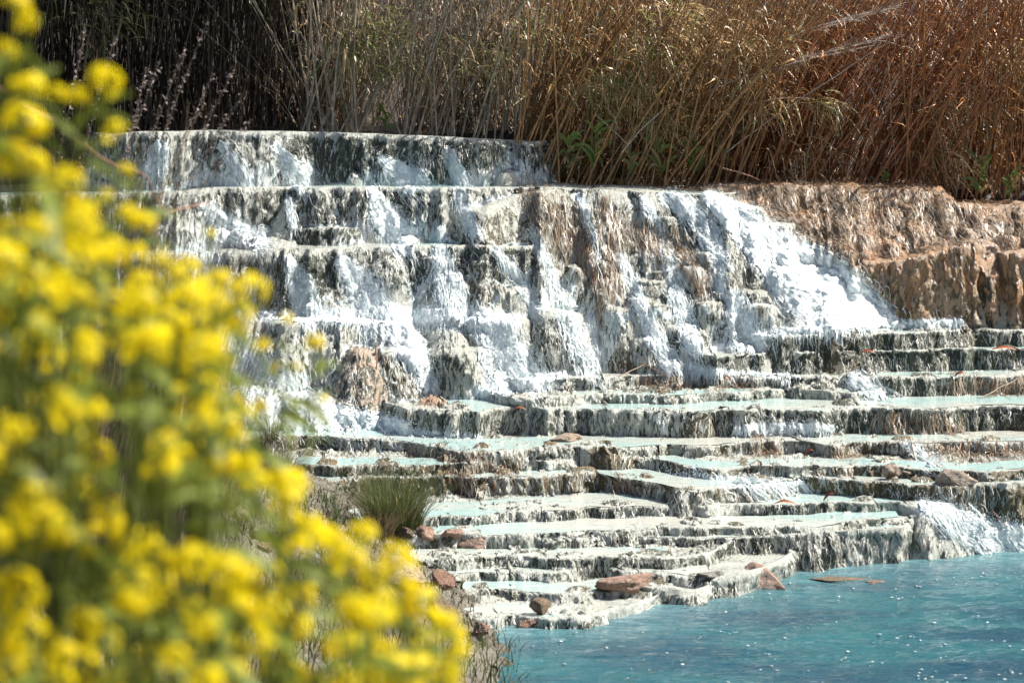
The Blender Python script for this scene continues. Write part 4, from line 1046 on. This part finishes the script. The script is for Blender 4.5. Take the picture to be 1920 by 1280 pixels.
# ------------------------------------------------------------------ grass tussocks and other plants on the bank
def blades(n, base, spread, height, lean, col, w=0.0022, K=6, tip=0.3, seed=0, vary=0.35):
    r = np.random.default_rng(seed)
    an = r.uniform(0, 2 * np.pi, n); rr = spread * np.sqrt(r.random(n))
    bx, by = base[0] + rr * np.cos(an), base[1] + rr * np.sin(an)
    out = lean * (0.15 + r.random(n)) ; a2 = an + r.normal(0, 0.5, n)
    H_ = height * r.uniform(0.55, 1.1, n)
    t = np.linspace(0, 1, K)[None, :]
    X_ = bx[:, None] + np.cos(a2)[:, None] * out[:, None] * H_[:, None] * t ** 1.7
    Y_ = by[:, None] + np.sin(a2)[:, None] * out[:, None] * H_[:, None] * t ** 1.7
    Z_ = base[2] + H_[:, None] * (t - 0.28 * out[:, None] * t ** 2.4)
    Cn = np.stack([X_, Y_, Z_], 2)
    S = np.stack([np.cos(an + 1.57), np.sin(an + 1.57) * 0.4, 0 * an], 1) + np.array([0.5, 0, 0]); S /= np.linalg.norm(S, axis=1, keepdims=True)
    wv = (w * r.uniform(0.6, 1.4, n))[:, None] * np.linspace(1, 0.12, K)[None, :]
    V = np.stack([Cn - S[:, None] * wv[..., None], Cn + S[:, None] * wv[..., None]], 2).reshape(-1, 3)
    b = (np.arange(n)[:, None] * K + np.arange(K - 1)[None, :]) * 2
    q = np.stack([b, b + 1, b + 3, b + 2], 2).reshape(-1, 4)
    c = np.array(col)[None] * r.uniform(1 - vary, 1 + vary, (n, 1)); dry = r.random(n) < tip
    c[dry] = np.array([0.34, 0.26, 0.14]) * r.uniform(0.6, 1.2, (int(dry.sum()), 1))
    return V, q, np.repeat(np.clip(c, 0, 1), K * 2, 0)

def tussock(lab, u, v, wpx, hpx, n, col=(0.07, 0.085, 0.03), tip=0.3, seed=0, name='grass_tussock', lean=0.75):
    P = surf(u, v); s = P[1] / FPX
    V, q, c = blades(n, np.array([0, 0, 0.0]), wpx * s * 0.28, hpx * s, lean, col, 0.0026, seed=seed, tip=tip)
    o = obj(name, mesh_np(name, V, q, True, colors={'col': c}), M['green'], label=lab, category='grass', group='grass tussocks on the left bank')
    o.location = (float(P[0]), float(P[1]) - 0.03, float(P[2]) - 0.03)
    return o
tussock('big dark green tussock beside the row of three blocks', 735, 985, 190, 138, 1300, (0.085, 0.115, 0.035), 0.12, 1)
tussock('dry brown skirt of grass at the foot of the big tussock', 715, 995, 90, 62, 260, (0.25, 0.18, 0.10), 0.8, 2)
tussock('tussock with thin blades at the edge of the turquoise water', 520, 905, 130, 100, 420, (0.07, 0.085, 0.035), 0.25, 3)
tussock('thin tussock left of the turquoise water, nearest the flowers', 440, 880, 110, 90, 300, (0.065, 0.08, 0.03), 0.2, 4)
tussock('wispy grass on the left torrent', 500, 815, 60, 52, 120, (0.06, 0.07, 0.03), 0.25, 5)
tussock('grass clump among the bank stones', 560, 1010, 90, 60, 260, (0.08, 0.09, 0.03), 0.4, 6)
tussock('grass fringe arching over the wet bank', 620, 1075, 110, 80, 360, (0.09, 0.10, 0.04), 0.3, 7)
tussock('small dark tuft by the tan boulder', 712, 1085, 50, 40, 140, (0.05, 0.06, 0.02), 0.1, 8)
tussock('grass clump low on the bank between yellow flowers', 660, 1160, 110, 80, 320, (0.08, 0.09, 0.03), 0.5, 9)
tussock('grass clump at the bottom edge of the bank', 560, 1190, 130, 90, 340, (0.08, 0.10, 0.03), 0.4, 10)

# a leafy green shrub by the tussock, and small yellow flowers in the thin tussock
def leafy(lab, u, v, hpx, n, seed, name='leafy_weed'):
    r = random.Random(seed); P = surf(u, v); s = P[1] / FPX; H_ = hpx * s
    parts = []
    for k in range(n):
        an = r.uniform(0, 6.28); d = r.uniform(0.1, 0.7)
        tip = np.array([math.cos(an) * d * H_ * 0.7, math.sin(an) * d * H_ * 0.7, H_ * r.uniform(0.6, 1.0)])
        t = np.linspace(0, 1, 7)[:, None]; pts = tip * t + np.array([0, 0, 0.1 * H_]) * np.sin(t * 3.14)
        v_, q_ = tube(pts, 0.003 * (1.2 - t[:, 0]), 3); parts.append((v_, q_, (0.10, 0.10, 0.04)))
        for m in range(10):
            a = r.uniform(0, 6.28); p0 = pts[min(6, 1 + m * 6 // 10)]
            dr_ = np.array([math.cos(a), math.sin(a), 0.7]) * r.uniform(0.03, 0.055)
            tt = np.linspace(0, 1, 4)[:, None]
            lp = p0 + dr_ * tt - np.array([0, 0, 0.012]) * tt ** 2
            v_, q_ = ribbon(lp, 0.007 * np.sin(np.pi * (0.1 + 0.85 * tt[:, 0])))
            parts.append((v_, q_, np.array([0.07, 0.11, 0.03]) * r.uniform(0.6, 1.5)))
    V, q, c = join(parts)
    o = obj(name, mesh_np(name, V, q, True, colors={'col': c}), M['green'], label=lab, category='plant'); o.location = (float(P[0]), float(P[1]) - 0.05, float(P[2]) - 0.02)
leafy('leafy green weed left of the big tussock', 630, 1000, 105, 16, 3)
leafy('small leafy weed in front of the big tussock', 672, 1002, 55, 9, 4)
leafy('low leafy weed beside the lowest yellow flowers', 600, 1110, 60, 10, 5)

# ------------------------------------------------------------------ young green reeds at the foot of the reed bed
def young_reed(lab, u, v, hpx, n, y, seed, dry=0.0):
    r = random.Random(seed); x_, y_, z_ = at_y(u, v, y); H_ = hpx * y / FPX
    root = None; parts = []
    st_v, st_q = tube(np.array([[0, 0, 0], [0.01, 0, H_ * 0.5], [0.03 * r.uniform(-1, 1), 0, H_ * 0.9]]), 0.006, 5)
    root = obj('young_reed', mesh_np('young_reed', st_v, st_q, True, colors={'col': np.tile([0.16, 0.2, 0.07], (len(st_v), 1))}), M['green'], label=lab, category='reed', group='young green reeds')
    root.location = (float(x_), y, float(z_))
    for k in range(n):
        an = r.uniform(-0.5, 3.6) + math.pi; L_ = H_ * r.uniform(0.45, 0.8); h0 = H_ * r.uniform(0.15, 0.85)
        t = np.linspace(0, 1, 6)
        pts = np.stack([math.cos(an) * 0.55 * L_ * t, math.sin(an) * 0.4 * L_ * t, h0 + L_ * (0.85 * t - r.uniform(0.2, 0.9) * t * t)], 1)
        V, q = ribbon(pts, 0.019 * np.sin(np.pi * (0.12 + 0.86 * t)) + 0.001, (0.2, -1, 0.3))
        c_ = np.array([0.22, 0.31, 0.08]) * r.uniform(0.6, 1.3) if r.random() > dry else np.array([0.45, 0.33, 0.16])
        obj('leaf', mesh_np('leaf', V, q, True, colors={'col': np.tile(np.clip(c_, 0, 1), (len(V), 1))}), M['green'], root)
for k, (lab, u, v, h, n, y, dr) in enumerate([
    ('bright young reed right of the topmost fall', 1115, 335, 90, 8, 34.5, 0.1), ('young reed hugging the end of the topmost fall', 1065, 330, 70, 8, 34.5, 0.4),
    ('bright young reed above the second fall, middle one', 1130, 320, 60, 6, 34.6, 0.2), ('young reed shoots beside the straw mat', 1240, 340, 75, 8, 34.5, 0.3),
    ('green shoots at the left edge of the rusty reeds', 1300, 338, 70, 8, 34.6, 0.2), ('yellowing shoots at the left edge of the straw mat', 1180, 338, 55, 8, 34.5, 0.6),
    ('green spray of reed leaves at the far right', 1838, 378, 78, 8, 34.6, 0.1), ('low green weeds at the right end of the tan slope', 1895, 384, 55, 9, 34.7, 0.3),
    ('small shoot on the crest of the tan slope', 1660, 345, 22, 4, 34.6, 0.2), ('green spike behind the topmost fall', 722, 252, 45, 4, 35.2, 0.0)]):
    young_reed(lab, u, v, h * 1.15, n + 5, y - 0.12, 50 + k, dr)

# tufts of green reed foliage hanging in the upper part of the bed
def foliage_tuft(lab, u, v, rpx, y, n, green, seed):
    r = np.random.default_rng(seed); c = np.array(at_y(u, v, y), float); R_ = rpx * y / FPX
    d = r.normal(0, 1, (n, 3)); d /= np.linalg.norm(d, axis=1, keepdims=True); P = d * (R_ * r.random(n) ** 0.5)[:, None] * np.array([1.3, 0.5, 0.8])
    an = r.uniform(0, 6.28, n)
    col = np.where((r.random(n) < green)[:, None], [0.26, 0.30, 0.09], [0.62, 0.46, 0.24]) * r.uniform(0.6, 1.35, (n, 1))
    V, q, cc = leaves_mesh(P, np.cos(an) * 0.8 + 0.5, np.sin(an) * 0.6 - 0.3, r.uniform(-0.2, 0.7, n), r.uniform(0.14, 0.36, n), r.uniform(0.006, 0.013, n), np.clip(col, 0, 1), r.uniform(0.5, 1.6, n))
    st_v, st_q = tube(np.array([[-0.25, 0.05, back_z(c[0]) - c[2]], [-0.1, 0.03, -R_ * 0.5], [0, 0, 0], [R_ * 0.6, 0, R_ * 0.8]]), 0.010, 5)
    V, q, cc = join([(V, q, cc), (st_v, st_q, (0.4, 0.32, 0.2))])
    o = obj('leafy_reed', mesh_np('leafy_reed', V, q, True, colors={'col': cc}), M['leaf'], label=lab, category='reed', group='leafy reed tops'); o.location = c
for k, a in enumerate([
    ('green and gold reed foliage over the dark hollow', 690, 60, 70, 35.0, 240, 0.55), ('hanging green reed leaves above the pale canes', 735, 130, 36, 34.9, 90, 0.7),
    ('green tuft of reed leaves left of the pale canes', 655, 100, 34, 34.9, 80, 0.6), ('gold leafy reed top, nearest the upper centre', 1010, 60, 60, 34.8, 170, 0.4),
    ('green-gold leafy reeds over the topmost fall end', 1120, 170, 62, 34.5, 210, 0.45), ('gold drooping reed leaves right of centre', 1215, 90, 60, 34.4, 220, 0.3),
    ('light drooping reed leaves under the gold ones', 1180, 150, 55, 34.4, 190, 0.3), ('pale curled reed leaves at the top middle', 1260, 30, 55, 34.5, 150, 0.2),
    ('orange reed leaves low over the straw mat', 1230, 225, 60, 34.5, 200, 0.15), ('orange curled leaves at the top right of centre', 1400, 80, 70, 34.5, 220, 0.04),
    ('fan of yellow-green reed leaves in the rusty bed', 1545, 190, 34, 34.5, 70, 0.4), ('rusty curled leaves low in the leaning bed', 1500, 300, 70, 34.7, 160, 0.03),
    ('rusty curled leaves in the middle of the leaning bed', 1430, 190, 60, 34.6, 170, 0.04), ('orange leaves of the upright reeds', 1770, 200, 70, 34.8, 220, 0.05),
    ('orange leaves low on the upright reeds', 1760, 300, 55, 34.8, 180, 0.05), ('brown leaves at the far right edge', 1890, 120, 60, 34.8, 180, 0.08),
    ('gold leafy reeds right of the dark hollow', 880, 100, 60, 34.9, 150, 0.25), ('dull green reed leaves at the top left', 180, 30, 80, 35.5, 140, 0.5)]):
    foliage_tuft(*a, 700 + k)

# pale dead canes lying over in the bed
for k, (lab, a, b, y, rad, col) in enumerate([
    ('long pale cane arching through the rusty reeds', (1360, 290), (1700, 62), 34.45, 0.010, (0.55, 0.46, 0.38)),
    ('pale broken cane under the arching one', (1330, 170), (1640, 88), 34.4, 0.009, (0.55, 0.47, 0.40)),
    ('pale grey plume stalk at the top right', (1480, 70), (1690, 12), 34.4, 0.009, (0.60, 0.54, 0.48)),
    ('bent pinkish cane crossing the rusty reeds', (1400, 196), (1520, 184), 34.4, 0.009, (0.50, 0.33, 0.24)),
    ('pale thin cane leaning right over the young reeds', (1165, 285), (1245, 205), 34.2, 0.008, (0.62, 0.55, 0.47)),
    ('thin cane leaning left over the young reeds', (1180, 275), (1115, 215), 34.2, 0.006, (0.50, 0.42, 0.34)),
    ('reddish cane lying along the straw mat', (1355, 316), (1425, 338), 34.15, 0.011, (0.45, 0.26, 0.17)),
    ('pale cane standing in the left shade', (560, 60), (690, 245), 35.2, 0.010, (0.42, 0.37, 0.31)),
    ('second pale cane standing in the left shade', (470, 0), (625, 245), 35.2, 0.010, (0.40, 0.35, 0.29)),
    ('grey cane leaning left out of the dark hollow', (742, 80), (786, 140), 35.0, 0.010, (0.50, 0.46, 0.40)),
    ('tall grey cane crossing the golden reeds', (880, 170), (985, 0), 34.9, 0.010, (0.50, 0.45, 0.38)),
    ('thin upright cane in front of the far right reeds', (1662, 100), (1680, 335), 34.5, 0.007, (0.40, 0.27, 0.17)),
    ('arching cane at the foot of the far right reeds', (1755, 225), (1778, 350), 34.5, 0.007, (0.45, 0.30, 0.19))]):
    stick('dead_cane', lab, at_y(*a, y), at_y(*b, y), rad, col, 0.0 if k > 6 else 0.03, cat='cane', group='dead canes in the reed bed')

# plume hairs on the top right stalks
def plume(lab, a, b, y, n, col, seed):
    r = np.random.default_rng(seed); p0 = np.array(at_y(*a, y), float); p1 = np.array(at_y(*b, y), float)
    t = r.random(n)[:, None]; P = p0 + (p1 - p0) * t - p0
    d = (p1 - p0) / np.linalg.norm(p1 - p0)
    V, q, cc = leaves_mesh(P, d[0] * 0.8 + r.normal(0, 0.15, n), d[1] + r.normal(0, 0.2, n), d[2] * 0.8 + r.normal(0.25, 0.18, n), r.uniform(0.12, 0.34, n), r.uniform(0.002, 0.004, n), np.array(col)[None] * r.uniform(0.7, 1.2, (n, 1)), r.uniform(-0.2, 0.6, n))
    o = obj('reed_plume', mesh_np('reed_plume', V, q, True, colors={'col': np.clip(cc, 0, 1)}), M['leaf'], label=lab, category='reed plume', group='grey reed plumes'); o.location = p0
plume('silvery reed plume at the top right', (1520, 60), (1680, 14), 34.35, 130, (0.62, 0.56, 0.50), 1)
plume('silvery reed plume below the top right one', (1480, 115), (1650, 74), 34.35, 130, (0.60, 0.54, 0.48), 2)
plume('dull plume left of the silvery ones', (1380, 165), (1500, 120), 34.35, 90, (0.50, 0.42, 0.35), 3)

# ------------------------------------------------------------------ dry grass standing on the left bank
def dry_grass(lab, u, v, y, hpx, wpx, n, seed, col=(0.20, 0.16, 0.12)):
    x_, y_, z_ = at_y(u, v, y); s = y / FPX; gz = ground_z(float(x_), y)
    V, q, c = blades(n, np.array([0, 0, -0.05]), wpx * s * 0.75, (hpx * s + float(z_) - gz) * 0.96, 0.30, col, 0.0032, K=8, seed=seed, tip=0.25, vary=0.5)
    o = obj('dry_grass', mesh_np('dry_grass', V, q, True, colors={'col': c}), M['stalk'], label=lab, category='grass', group='dry grass on the left bank'); o.location = (float(x_), y, gz)
    return o
dry_grass('grey-brown dry grass behind the upper yellow flowers', 190, 420, 17.0, 260, 280, 800, 21, (0.13, 0.105, 0.08))
dry_grass('dry grass rising left of the topmost fall', 260, 440, 19.0, 190, 180, 300, 22)
dry_grass('dry grass at the left edge, half behind flowers', 60, 420, 16.0, 250, 220, 420, 23, (0.12, 0.10, 0.075))
def seed_stalk(lab, a, b, y, n, seed):
    r = np.random.default_rng(seed); p0 = np.array(at_y(*a, y), float); p1 = np.array(at_y(*b, y), float)
    t = np.linspace(0, 1, 10)[:, None]; pts = (p1 - p0) * t + np.array([0, 0, 0.06]) * np.sin(t * 3.0)
    v1, q1 = tube(pts, 0.0022, 3)
    f = r.uniform(0.45, 1, n); i = (f * 9).astype(int).clip(0, 8); P = pts[i] + (pts[i + 1] - pts[i]) * (f * 9 - i)[:, None] + r.normal(0, 0.010, (n, 3))
    an = r.uniform(0, 6.28, n)
    V, q, cc = leaves_mesh(P, np.cos(an) * 0.7, np.sin(an) * 0.5, r.uniform(-0.2, 0.9, n), r.uniform(0.012, 0.04, n), r.uniform(0.003, 0.006, n), np.array([[0.36, 0.29, 0.26]]) * r.uniform(0.6, 1.3, (n, 1)), r.uniform(0, 0.6, n))
    V, q, cc = join([(v1, q1, (0.24, 0.19, 0.15)), (V, q, cc)])
    o = obj('seed_stalk', mesh_np('seed_stalk', V, q, True, colors={'col': np.clip(cc, 0, 1)}), M['stalk'], label=lab, category='grass', group='feathery seed stalks over the topmost fall'); o.location = p0
SS = [((150, 420), (300, 115)), ((190, 400), (345, 95)), ((230, 360), (400, 140)), ((240, 340), (455, 180)), ((235, 350), (470, 225)), ((120, 380), (215, 70)), ((200, 390), (390, 40)), ((240, 330), (380, 200)),
      ((250, 350), (440, 130)), ((90, 400), (160, 60)), ((210, 380), (275, 130))]
for k, (a, b) in enumerate(SS):
    a2 = (a[0] - 60, a[1] + 330)
    seed_stalk('%s feathery grey seed stalk from the left in the dry grass' % ('first second third fourth fifth sixth seventh eighth ninth tenth eleventh'.split()[sorted(range(len(SS)), key=lambda q_: SS[q_][1][0]).index(k)]), a2, b, 17.5 + 0.1 * k, 150, 400 + k)
stick('bent_stalk', 'long bent brown stalk crossing in front of the dry grass', at_y(-20, 125, 8.0), at_y(375, 392, 13.0), 0.0055, (0.36, 0.21, 0.13), -0.01, cat='stalk')

# ------------------------------------------------------------------ yellow mustard in the foreground
def head_mesh(seed):
    r = np.random.default_rng(seed); V, Q, Cc, o_ = [], [], [], 0
    for k in range(17):
        ph = r.uniform(0, 6.28); th = math.acos(r.uniform(-0.25, 1.0)); n_ = np.array([math.sin(th) * math.cos(ph), math.sin(th) * math.sin(ph), math.cos(th)])
        c = n_ * np.array([0.026, 0.026, 0.024]) * r.uniform(0.75, 1.15)
        a = np.cross(n_, [0.3, 0.5, 0.81]); a /= np.linalg.norm(a); b = np.cross(n_, a)
        for p in range(4):
            an = p * 1.571 + r.uniform(-0.2, 0.2); d = a * math.cos(an) + b * math.sin(an); e = np.cross(n_, d)
            L_ = r.uniform(0.010, 0.013); w = 0.0052
            V += [c, c + d * L_ * 0.6 + e * w + n_ * 0.003, c + d * L_ + n_ * 0.001, c + d * L_ * 0.6 - e * w + n_ * 0.003]
            Q.append([o_, o_ + 1, o_ + 2, o_ + 3]); o_ += 4
            yv = np.array([0.93, 0.80, 0.012]) * r.uniform(0.85, 1.1); Cc += [yv * [0.9, 0.8, 1], yv, yv, yv]
    return mesh_np('flower_head', np.array(V), np.array(Q), True, colors={'col': np.clip(np.array(Cc), 0, 1)})
heads = [head_mesh(k) for k in range(5)]
for me in heads: me.materials.append(M['petal'])
wleaf = []
for k in range(3):
    t = np.linspace(0, 1, 6); L_ = 0.06 + 0.03 * k
    pts = np.stack([L_ * t, 0 * t, L_ * (0.5 * t - 0.7 * t * t)], 1)
    V, q = ribbon(pts, 0.012 * np.sin(np.pi * (0.1 + 0.85 * t)))
    me = mesh_np('leaf', V, q, True, colors={'col': np.tile(np.array([0.16, 0.20, 0.03]) * (0.8 + 0.25 * k), (len(V), 1))}); me.materials.append(M['green']); wleaf.append(me)

POLY = [(-40, 90), (40, 130), (85, 150), (100, 330), (200, 360), (260, 450), (330, 490), (480, 530), (500, 600), (420, 660), (480, 760), (440, 850), (560, 920), (590, 990), (690, 1000), (770, 1060), (830, 1140), (885, 1215), (880, 1320), (-40, 1320)]
def inside(u, v):
    c = False; j = len(POLY) - 1
    for i in range(len(POLY)):
        (x1, y1), (x2, y2) = POLY[i], POLY[j]
        if (y1 > v) != (y2 > v) and u < (x2 - x1) * (v - y1) / (y2 - y1) + x1: c = not c
        j = i
    return c
HEADS = [(195, 155, 4.6, 1.1), (110, 178, 4.6, .7), (145, 185, 4.6, .8), (50, 165, 4.3, 1.0), (45, 232, 4.2, 1.3), (25, 300, 4.2, 1.2), (60, 310, 4.2, .9), (30, 12, 4.4, .9), (50, 45, 4.4, .7), (5, 100, 4.4, .9), (215, 250, 5.0, .9), (235, 320, 5.4, .6),
         (110, 365, 4.3, 1.2), (80, 385, 4.3, .9), (150, 400, 4.3, .9), (200, 370, 5.2, .6), (240, 410, 4.8, 1.0), (270, 420, 4.8, .8), (215, 475, 4.7, 1.1), (250, 480, 4.7, .9), (470, 545, 4.8, 1.1), (450, 590, 4.8, 1.1), (410, 530, 5.0, 1.0), (335, 515, 5.2, .8), (440, 620, 4.9, 1.0),
         (590, 645, 5.2, .7), (535, 600, 5.6, .6), (395, 440, 6.0, .5), (490, 650, 5.2, .6), (520, 690, 5.6, .6), (605, 750, 6.0, .5), (490, 765, 5.4, .7), (440, 755, 5.4, .7), (440, 820, 5.0, .9), (555, 690, 6, .5),
         (60, 610, 4.0, 1.2), (150, 670, 4.2, 1.0), (250, 650, 4.4, 1.2), (320, 640, 4.6, 1.0), (330, 745, 4.6, 1.1), (260, 740, 4.6, .8), (30, 560, 4, 1.2), (80, 560, 4, 1.1), (400, 890, 4.6, 1.1), (330, 870, 4.5, 1.2), (480, 905, 4.6, 1.0), (540, 940, 4.6, 1.1), (550, 980, 4.8, .9),
         (610, 1005, 4.6, .9), (680, 1010, 4.7, 1.1), (740, 1045, 4.7, 1.1), (700, 1080, 4.7, 1.0), (490, 1085, 4.3, 1.2), (560, 1120, 4.3, 1.1), (450, 1060, 4.4, 1.0), (760, 1120, 4.6, 1.1), (810, 1165, 4.5, 1.0), (640, 1215, 4.2, 1.1), (860, 1235, 4.4, .9), (780, 1250, 4.4, 1.0), (720, 1130, 4.6, .9), (550, 1180, 4.3, 1.1), (80, 985, 3.8, 1.2), (45, 1190, 3.7, 1.2), (20, 1245, 3.7, 1.0)]
rr = random.Random(5)
pts_ = [(h[0], h[1]) for h in HEADS]
tries = 0
while len(HEADS) < 305 and tries < 14000:
    tries += 1
    u, v = rr.uniform(-30, 890), rr.uniform(330, 1300)
    if not inside(u, v): continue
    lim = 36 if len(HEADS) < 190 else 22
    if min((u - a) ** 2 + (v - b) ** 2 for a, b in pts_) < lim ** 2: continue
    if noise(np.float32(u / 120), np.float32(v / 120), np.float32(0), 33) < -0.30: continue
    edge_ = 0.5 if not (inside(u + 60, v - 40)) else 0
    HEADS.append((u, v, rr.uniform(3.7, 5.2) + edge_, rr.uniform(0.65, 1.2))); pts_.append((u, v))
# heads that grow close together share a plant
cells = {}
for h in HEADS:
    cells.setdefault((int((h[0] + 40) // 130), int(h[1] // 190), int(h[2] > 4.6)), []).append(h)
plants = sorted(cells.values(), key=lambda c: (sum(h[0] for h in c) / len(c)))
ORD = 'first second third fourth fifth sixth seventh eighth ninth tenth eleventh twelfth'.split(); nth = {}
for k, c in enumerate(plants):
    ym = sum(h[2] for h in c) / len(c)
    um, vm = sum(h[0] for h in c) / len(c), sum(h[1] for h in c) / len(c)
    bx_, _, hz = (float(a) for a in at_y(um - 40 + rr.uniform(-40, 40), vm + 250, ym + 0.1))
    by_ = ym + rr.uniform(0, 0.25); gz = ground_z(bx_, by_)
    hz = min(hz, 4.4)
    parts = []; B = np.array([0, 0, 0.0])
    fork = np.array([0, 0, max(0.12, hz - gz - 0.02)])
    v_, q_ = tube(np.array([B, fork * 0.5 + [0.01, 0, 0], fork]), 0.005, 5); parts.append((v_, q_, (0.10, 0.13, 0.04)))
    side_ = 'left edge' if um < 200 else 'middle' if um < 480 else 'right edge'; hgt_ = 'top' if vm < 400 else 'upper half' if vm < 700 else 'lower half' if vm < 1000 else 'bottom'
    hp = []
    for (u, v, y, sc) in c:
        P = np.array([float(a) for a in at_y(u, v, y)]) - np.array([bx_, by_, gz]); hp.append((P, sc))
        st0 = fork * rr.uniform(0.75, 1.0)
        t = np.linspace(0, 1, 7)[:, None]; ctrl = np.array([st0[0] * 0.3 + P[0] * 0.7, st0[1] * 0.3 + P[1] * 0.7, st0[2] + (P[2] - st0[2]) * 0.45])
        pt = st0 * (1 - t) ** 2 + 2 * ctrl * t * (1 - t) + P * t * t
        v_, q_ = tube(pt, 0.0026, 4); parts.append((v_, q_, (0.20, 0.25, 0.05)))
    V, q, cc = join(parts)
    lab = '%s yellow mustard plant, foreground %s, %s' % ('single-headed' if len(c) == 1 else 'sparse' if len(c) < 3 else 'bushy' if len(c) > 5 else 'many-headed', hgt_, side_)
    nth[lab] = nth.get(lab, -1) + 1; lab = lab + ', %s from left there' % ORD[nth[lab]]
    root = obj('mustard_plant', mesh_np('mustard_plant', V, q, True, colors={'col': cc}), M['green'], label=lab, category='flower', group='yellow mustard in the foreground, ' + hgt_ + ', ' + side_)
    root.location = (bx_, by_, gz)
    for P, sc in hp:
        h_ = obj('flower_head', rr.choice(heads), None, root); h_.location = P; h_.scale = (sc * 0.88,) * 3; h_.rotation_euler = (rr.gauss(0, 0.35), rr.gauss(0, 0.35), rr.uniform(0, 6.28))
    for l_ in range(7 + len(c)):
        o = obj('leaf', rr.choice(wleaf), None, root); P, sc = rr.choice(hp); f_ = rr.uniform(0.55, 0.98)
        o.location = fork * (1 - f_) + P * f_ + np.array([rr.gauss(0, 0.012), rr.gauss(0, 0.012), -0.03]); s_ = rr.uniform(0.6, 1.3); o.scale = (s_, s_, s_); o.rotation_euler = (rr.gauss(0, 0.4), rr.uniform(-0.8, 0.5), rr.uniform(0, 6.28))
# rough grass covering the near bank
NG = 13000
gy_ = rng.uniform(5.0, 27.0, NG); gx_ = rng.uniform(-1.0, 0.02, NG) * (0.20 * gy_)
def any_z(a, b):
    if b < 21.7: return ground_z(a, b)
    i = int(np.clip((a - XC[0]) / (XC[1] - XC[0]), 0, NCOL - 1)); return float(np.interp(b, GY[i], GZ[i])) if GI[i][np.argmin(np.abs(GY[i] - b))] == -2 else -1.0
gz_ = np.array([any_z(a, b) for a, b in zip(gx_, gy_)])
far_ = gy_ > 21
K = 4; t = np.linspace(0, 1, K)[None, :]; hh = rng.uniform(0.12, 0.42, NG) * np.where(far_, 0.5, 1.0); an = rng.uniform(0, 6.28, NG); out = rng.uniform(0.1, 0.7, NG)
Cn = np.stack([gx_[:, None] + np.cos(an)[:, None] * (out * hh)[:, None] * t ** 1.6, gy_[:, None] + np.sin(an)[:, None] * (out * hh)[:, None] * t ** 1.6, gz_[:, None] - 0.02 + hh[:, None] * (t - 0.25 * t ** 2)], 2)
wv = (rng.uniform(0.003, 0.008, NG))[:, None] * np.linspace(1, 0.1, K)[None, :]
V = np.stack([Cn - np.array([1.0, 0, 0]) * wv[..., None], Cn + np.array([1.0, 0, 0]) * wv[..., None]], 2).reshape(-1, 3)
b = (np.arange(NG)[:, None] * K + np.arange(K - 1)[None, :]) * 2
cg = np.where((rng.random(NG) < 0.25)[:, None], [0.30, 0.24, 0.13], [0.055, 0.085, 0.02]) * rng.uniform(0.6, 1.4, (NG, 1))
obj('grass', mesh_np('grass', V, np.stack([b, b + 1, b + 3, b + 2], 2).reshape(-1, 4), True, colors={'col': np.repeat(cg, K * 2, 0)}), M['green'], kind='stuff', label='rough green grass on the near bank', category='grass')

# ------------------------------------------------------------------ white flecks added in place of sun glints on the lower pool
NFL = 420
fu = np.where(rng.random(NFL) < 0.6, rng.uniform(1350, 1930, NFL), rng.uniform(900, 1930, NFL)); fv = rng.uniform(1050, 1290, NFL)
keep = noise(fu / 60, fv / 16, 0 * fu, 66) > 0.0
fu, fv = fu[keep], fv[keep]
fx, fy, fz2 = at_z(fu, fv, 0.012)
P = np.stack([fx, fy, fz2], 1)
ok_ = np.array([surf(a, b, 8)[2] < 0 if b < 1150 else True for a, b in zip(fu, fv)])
drops('glint_flecks', P[ok_], rng.uniform(0.004, 0.013, int(ok_.sum())), M['foam'], None, (2.2, 2.0, 0.5), kind='stuff', label='white flecks standing in for sun glints on the blue lower pool', category='foam')
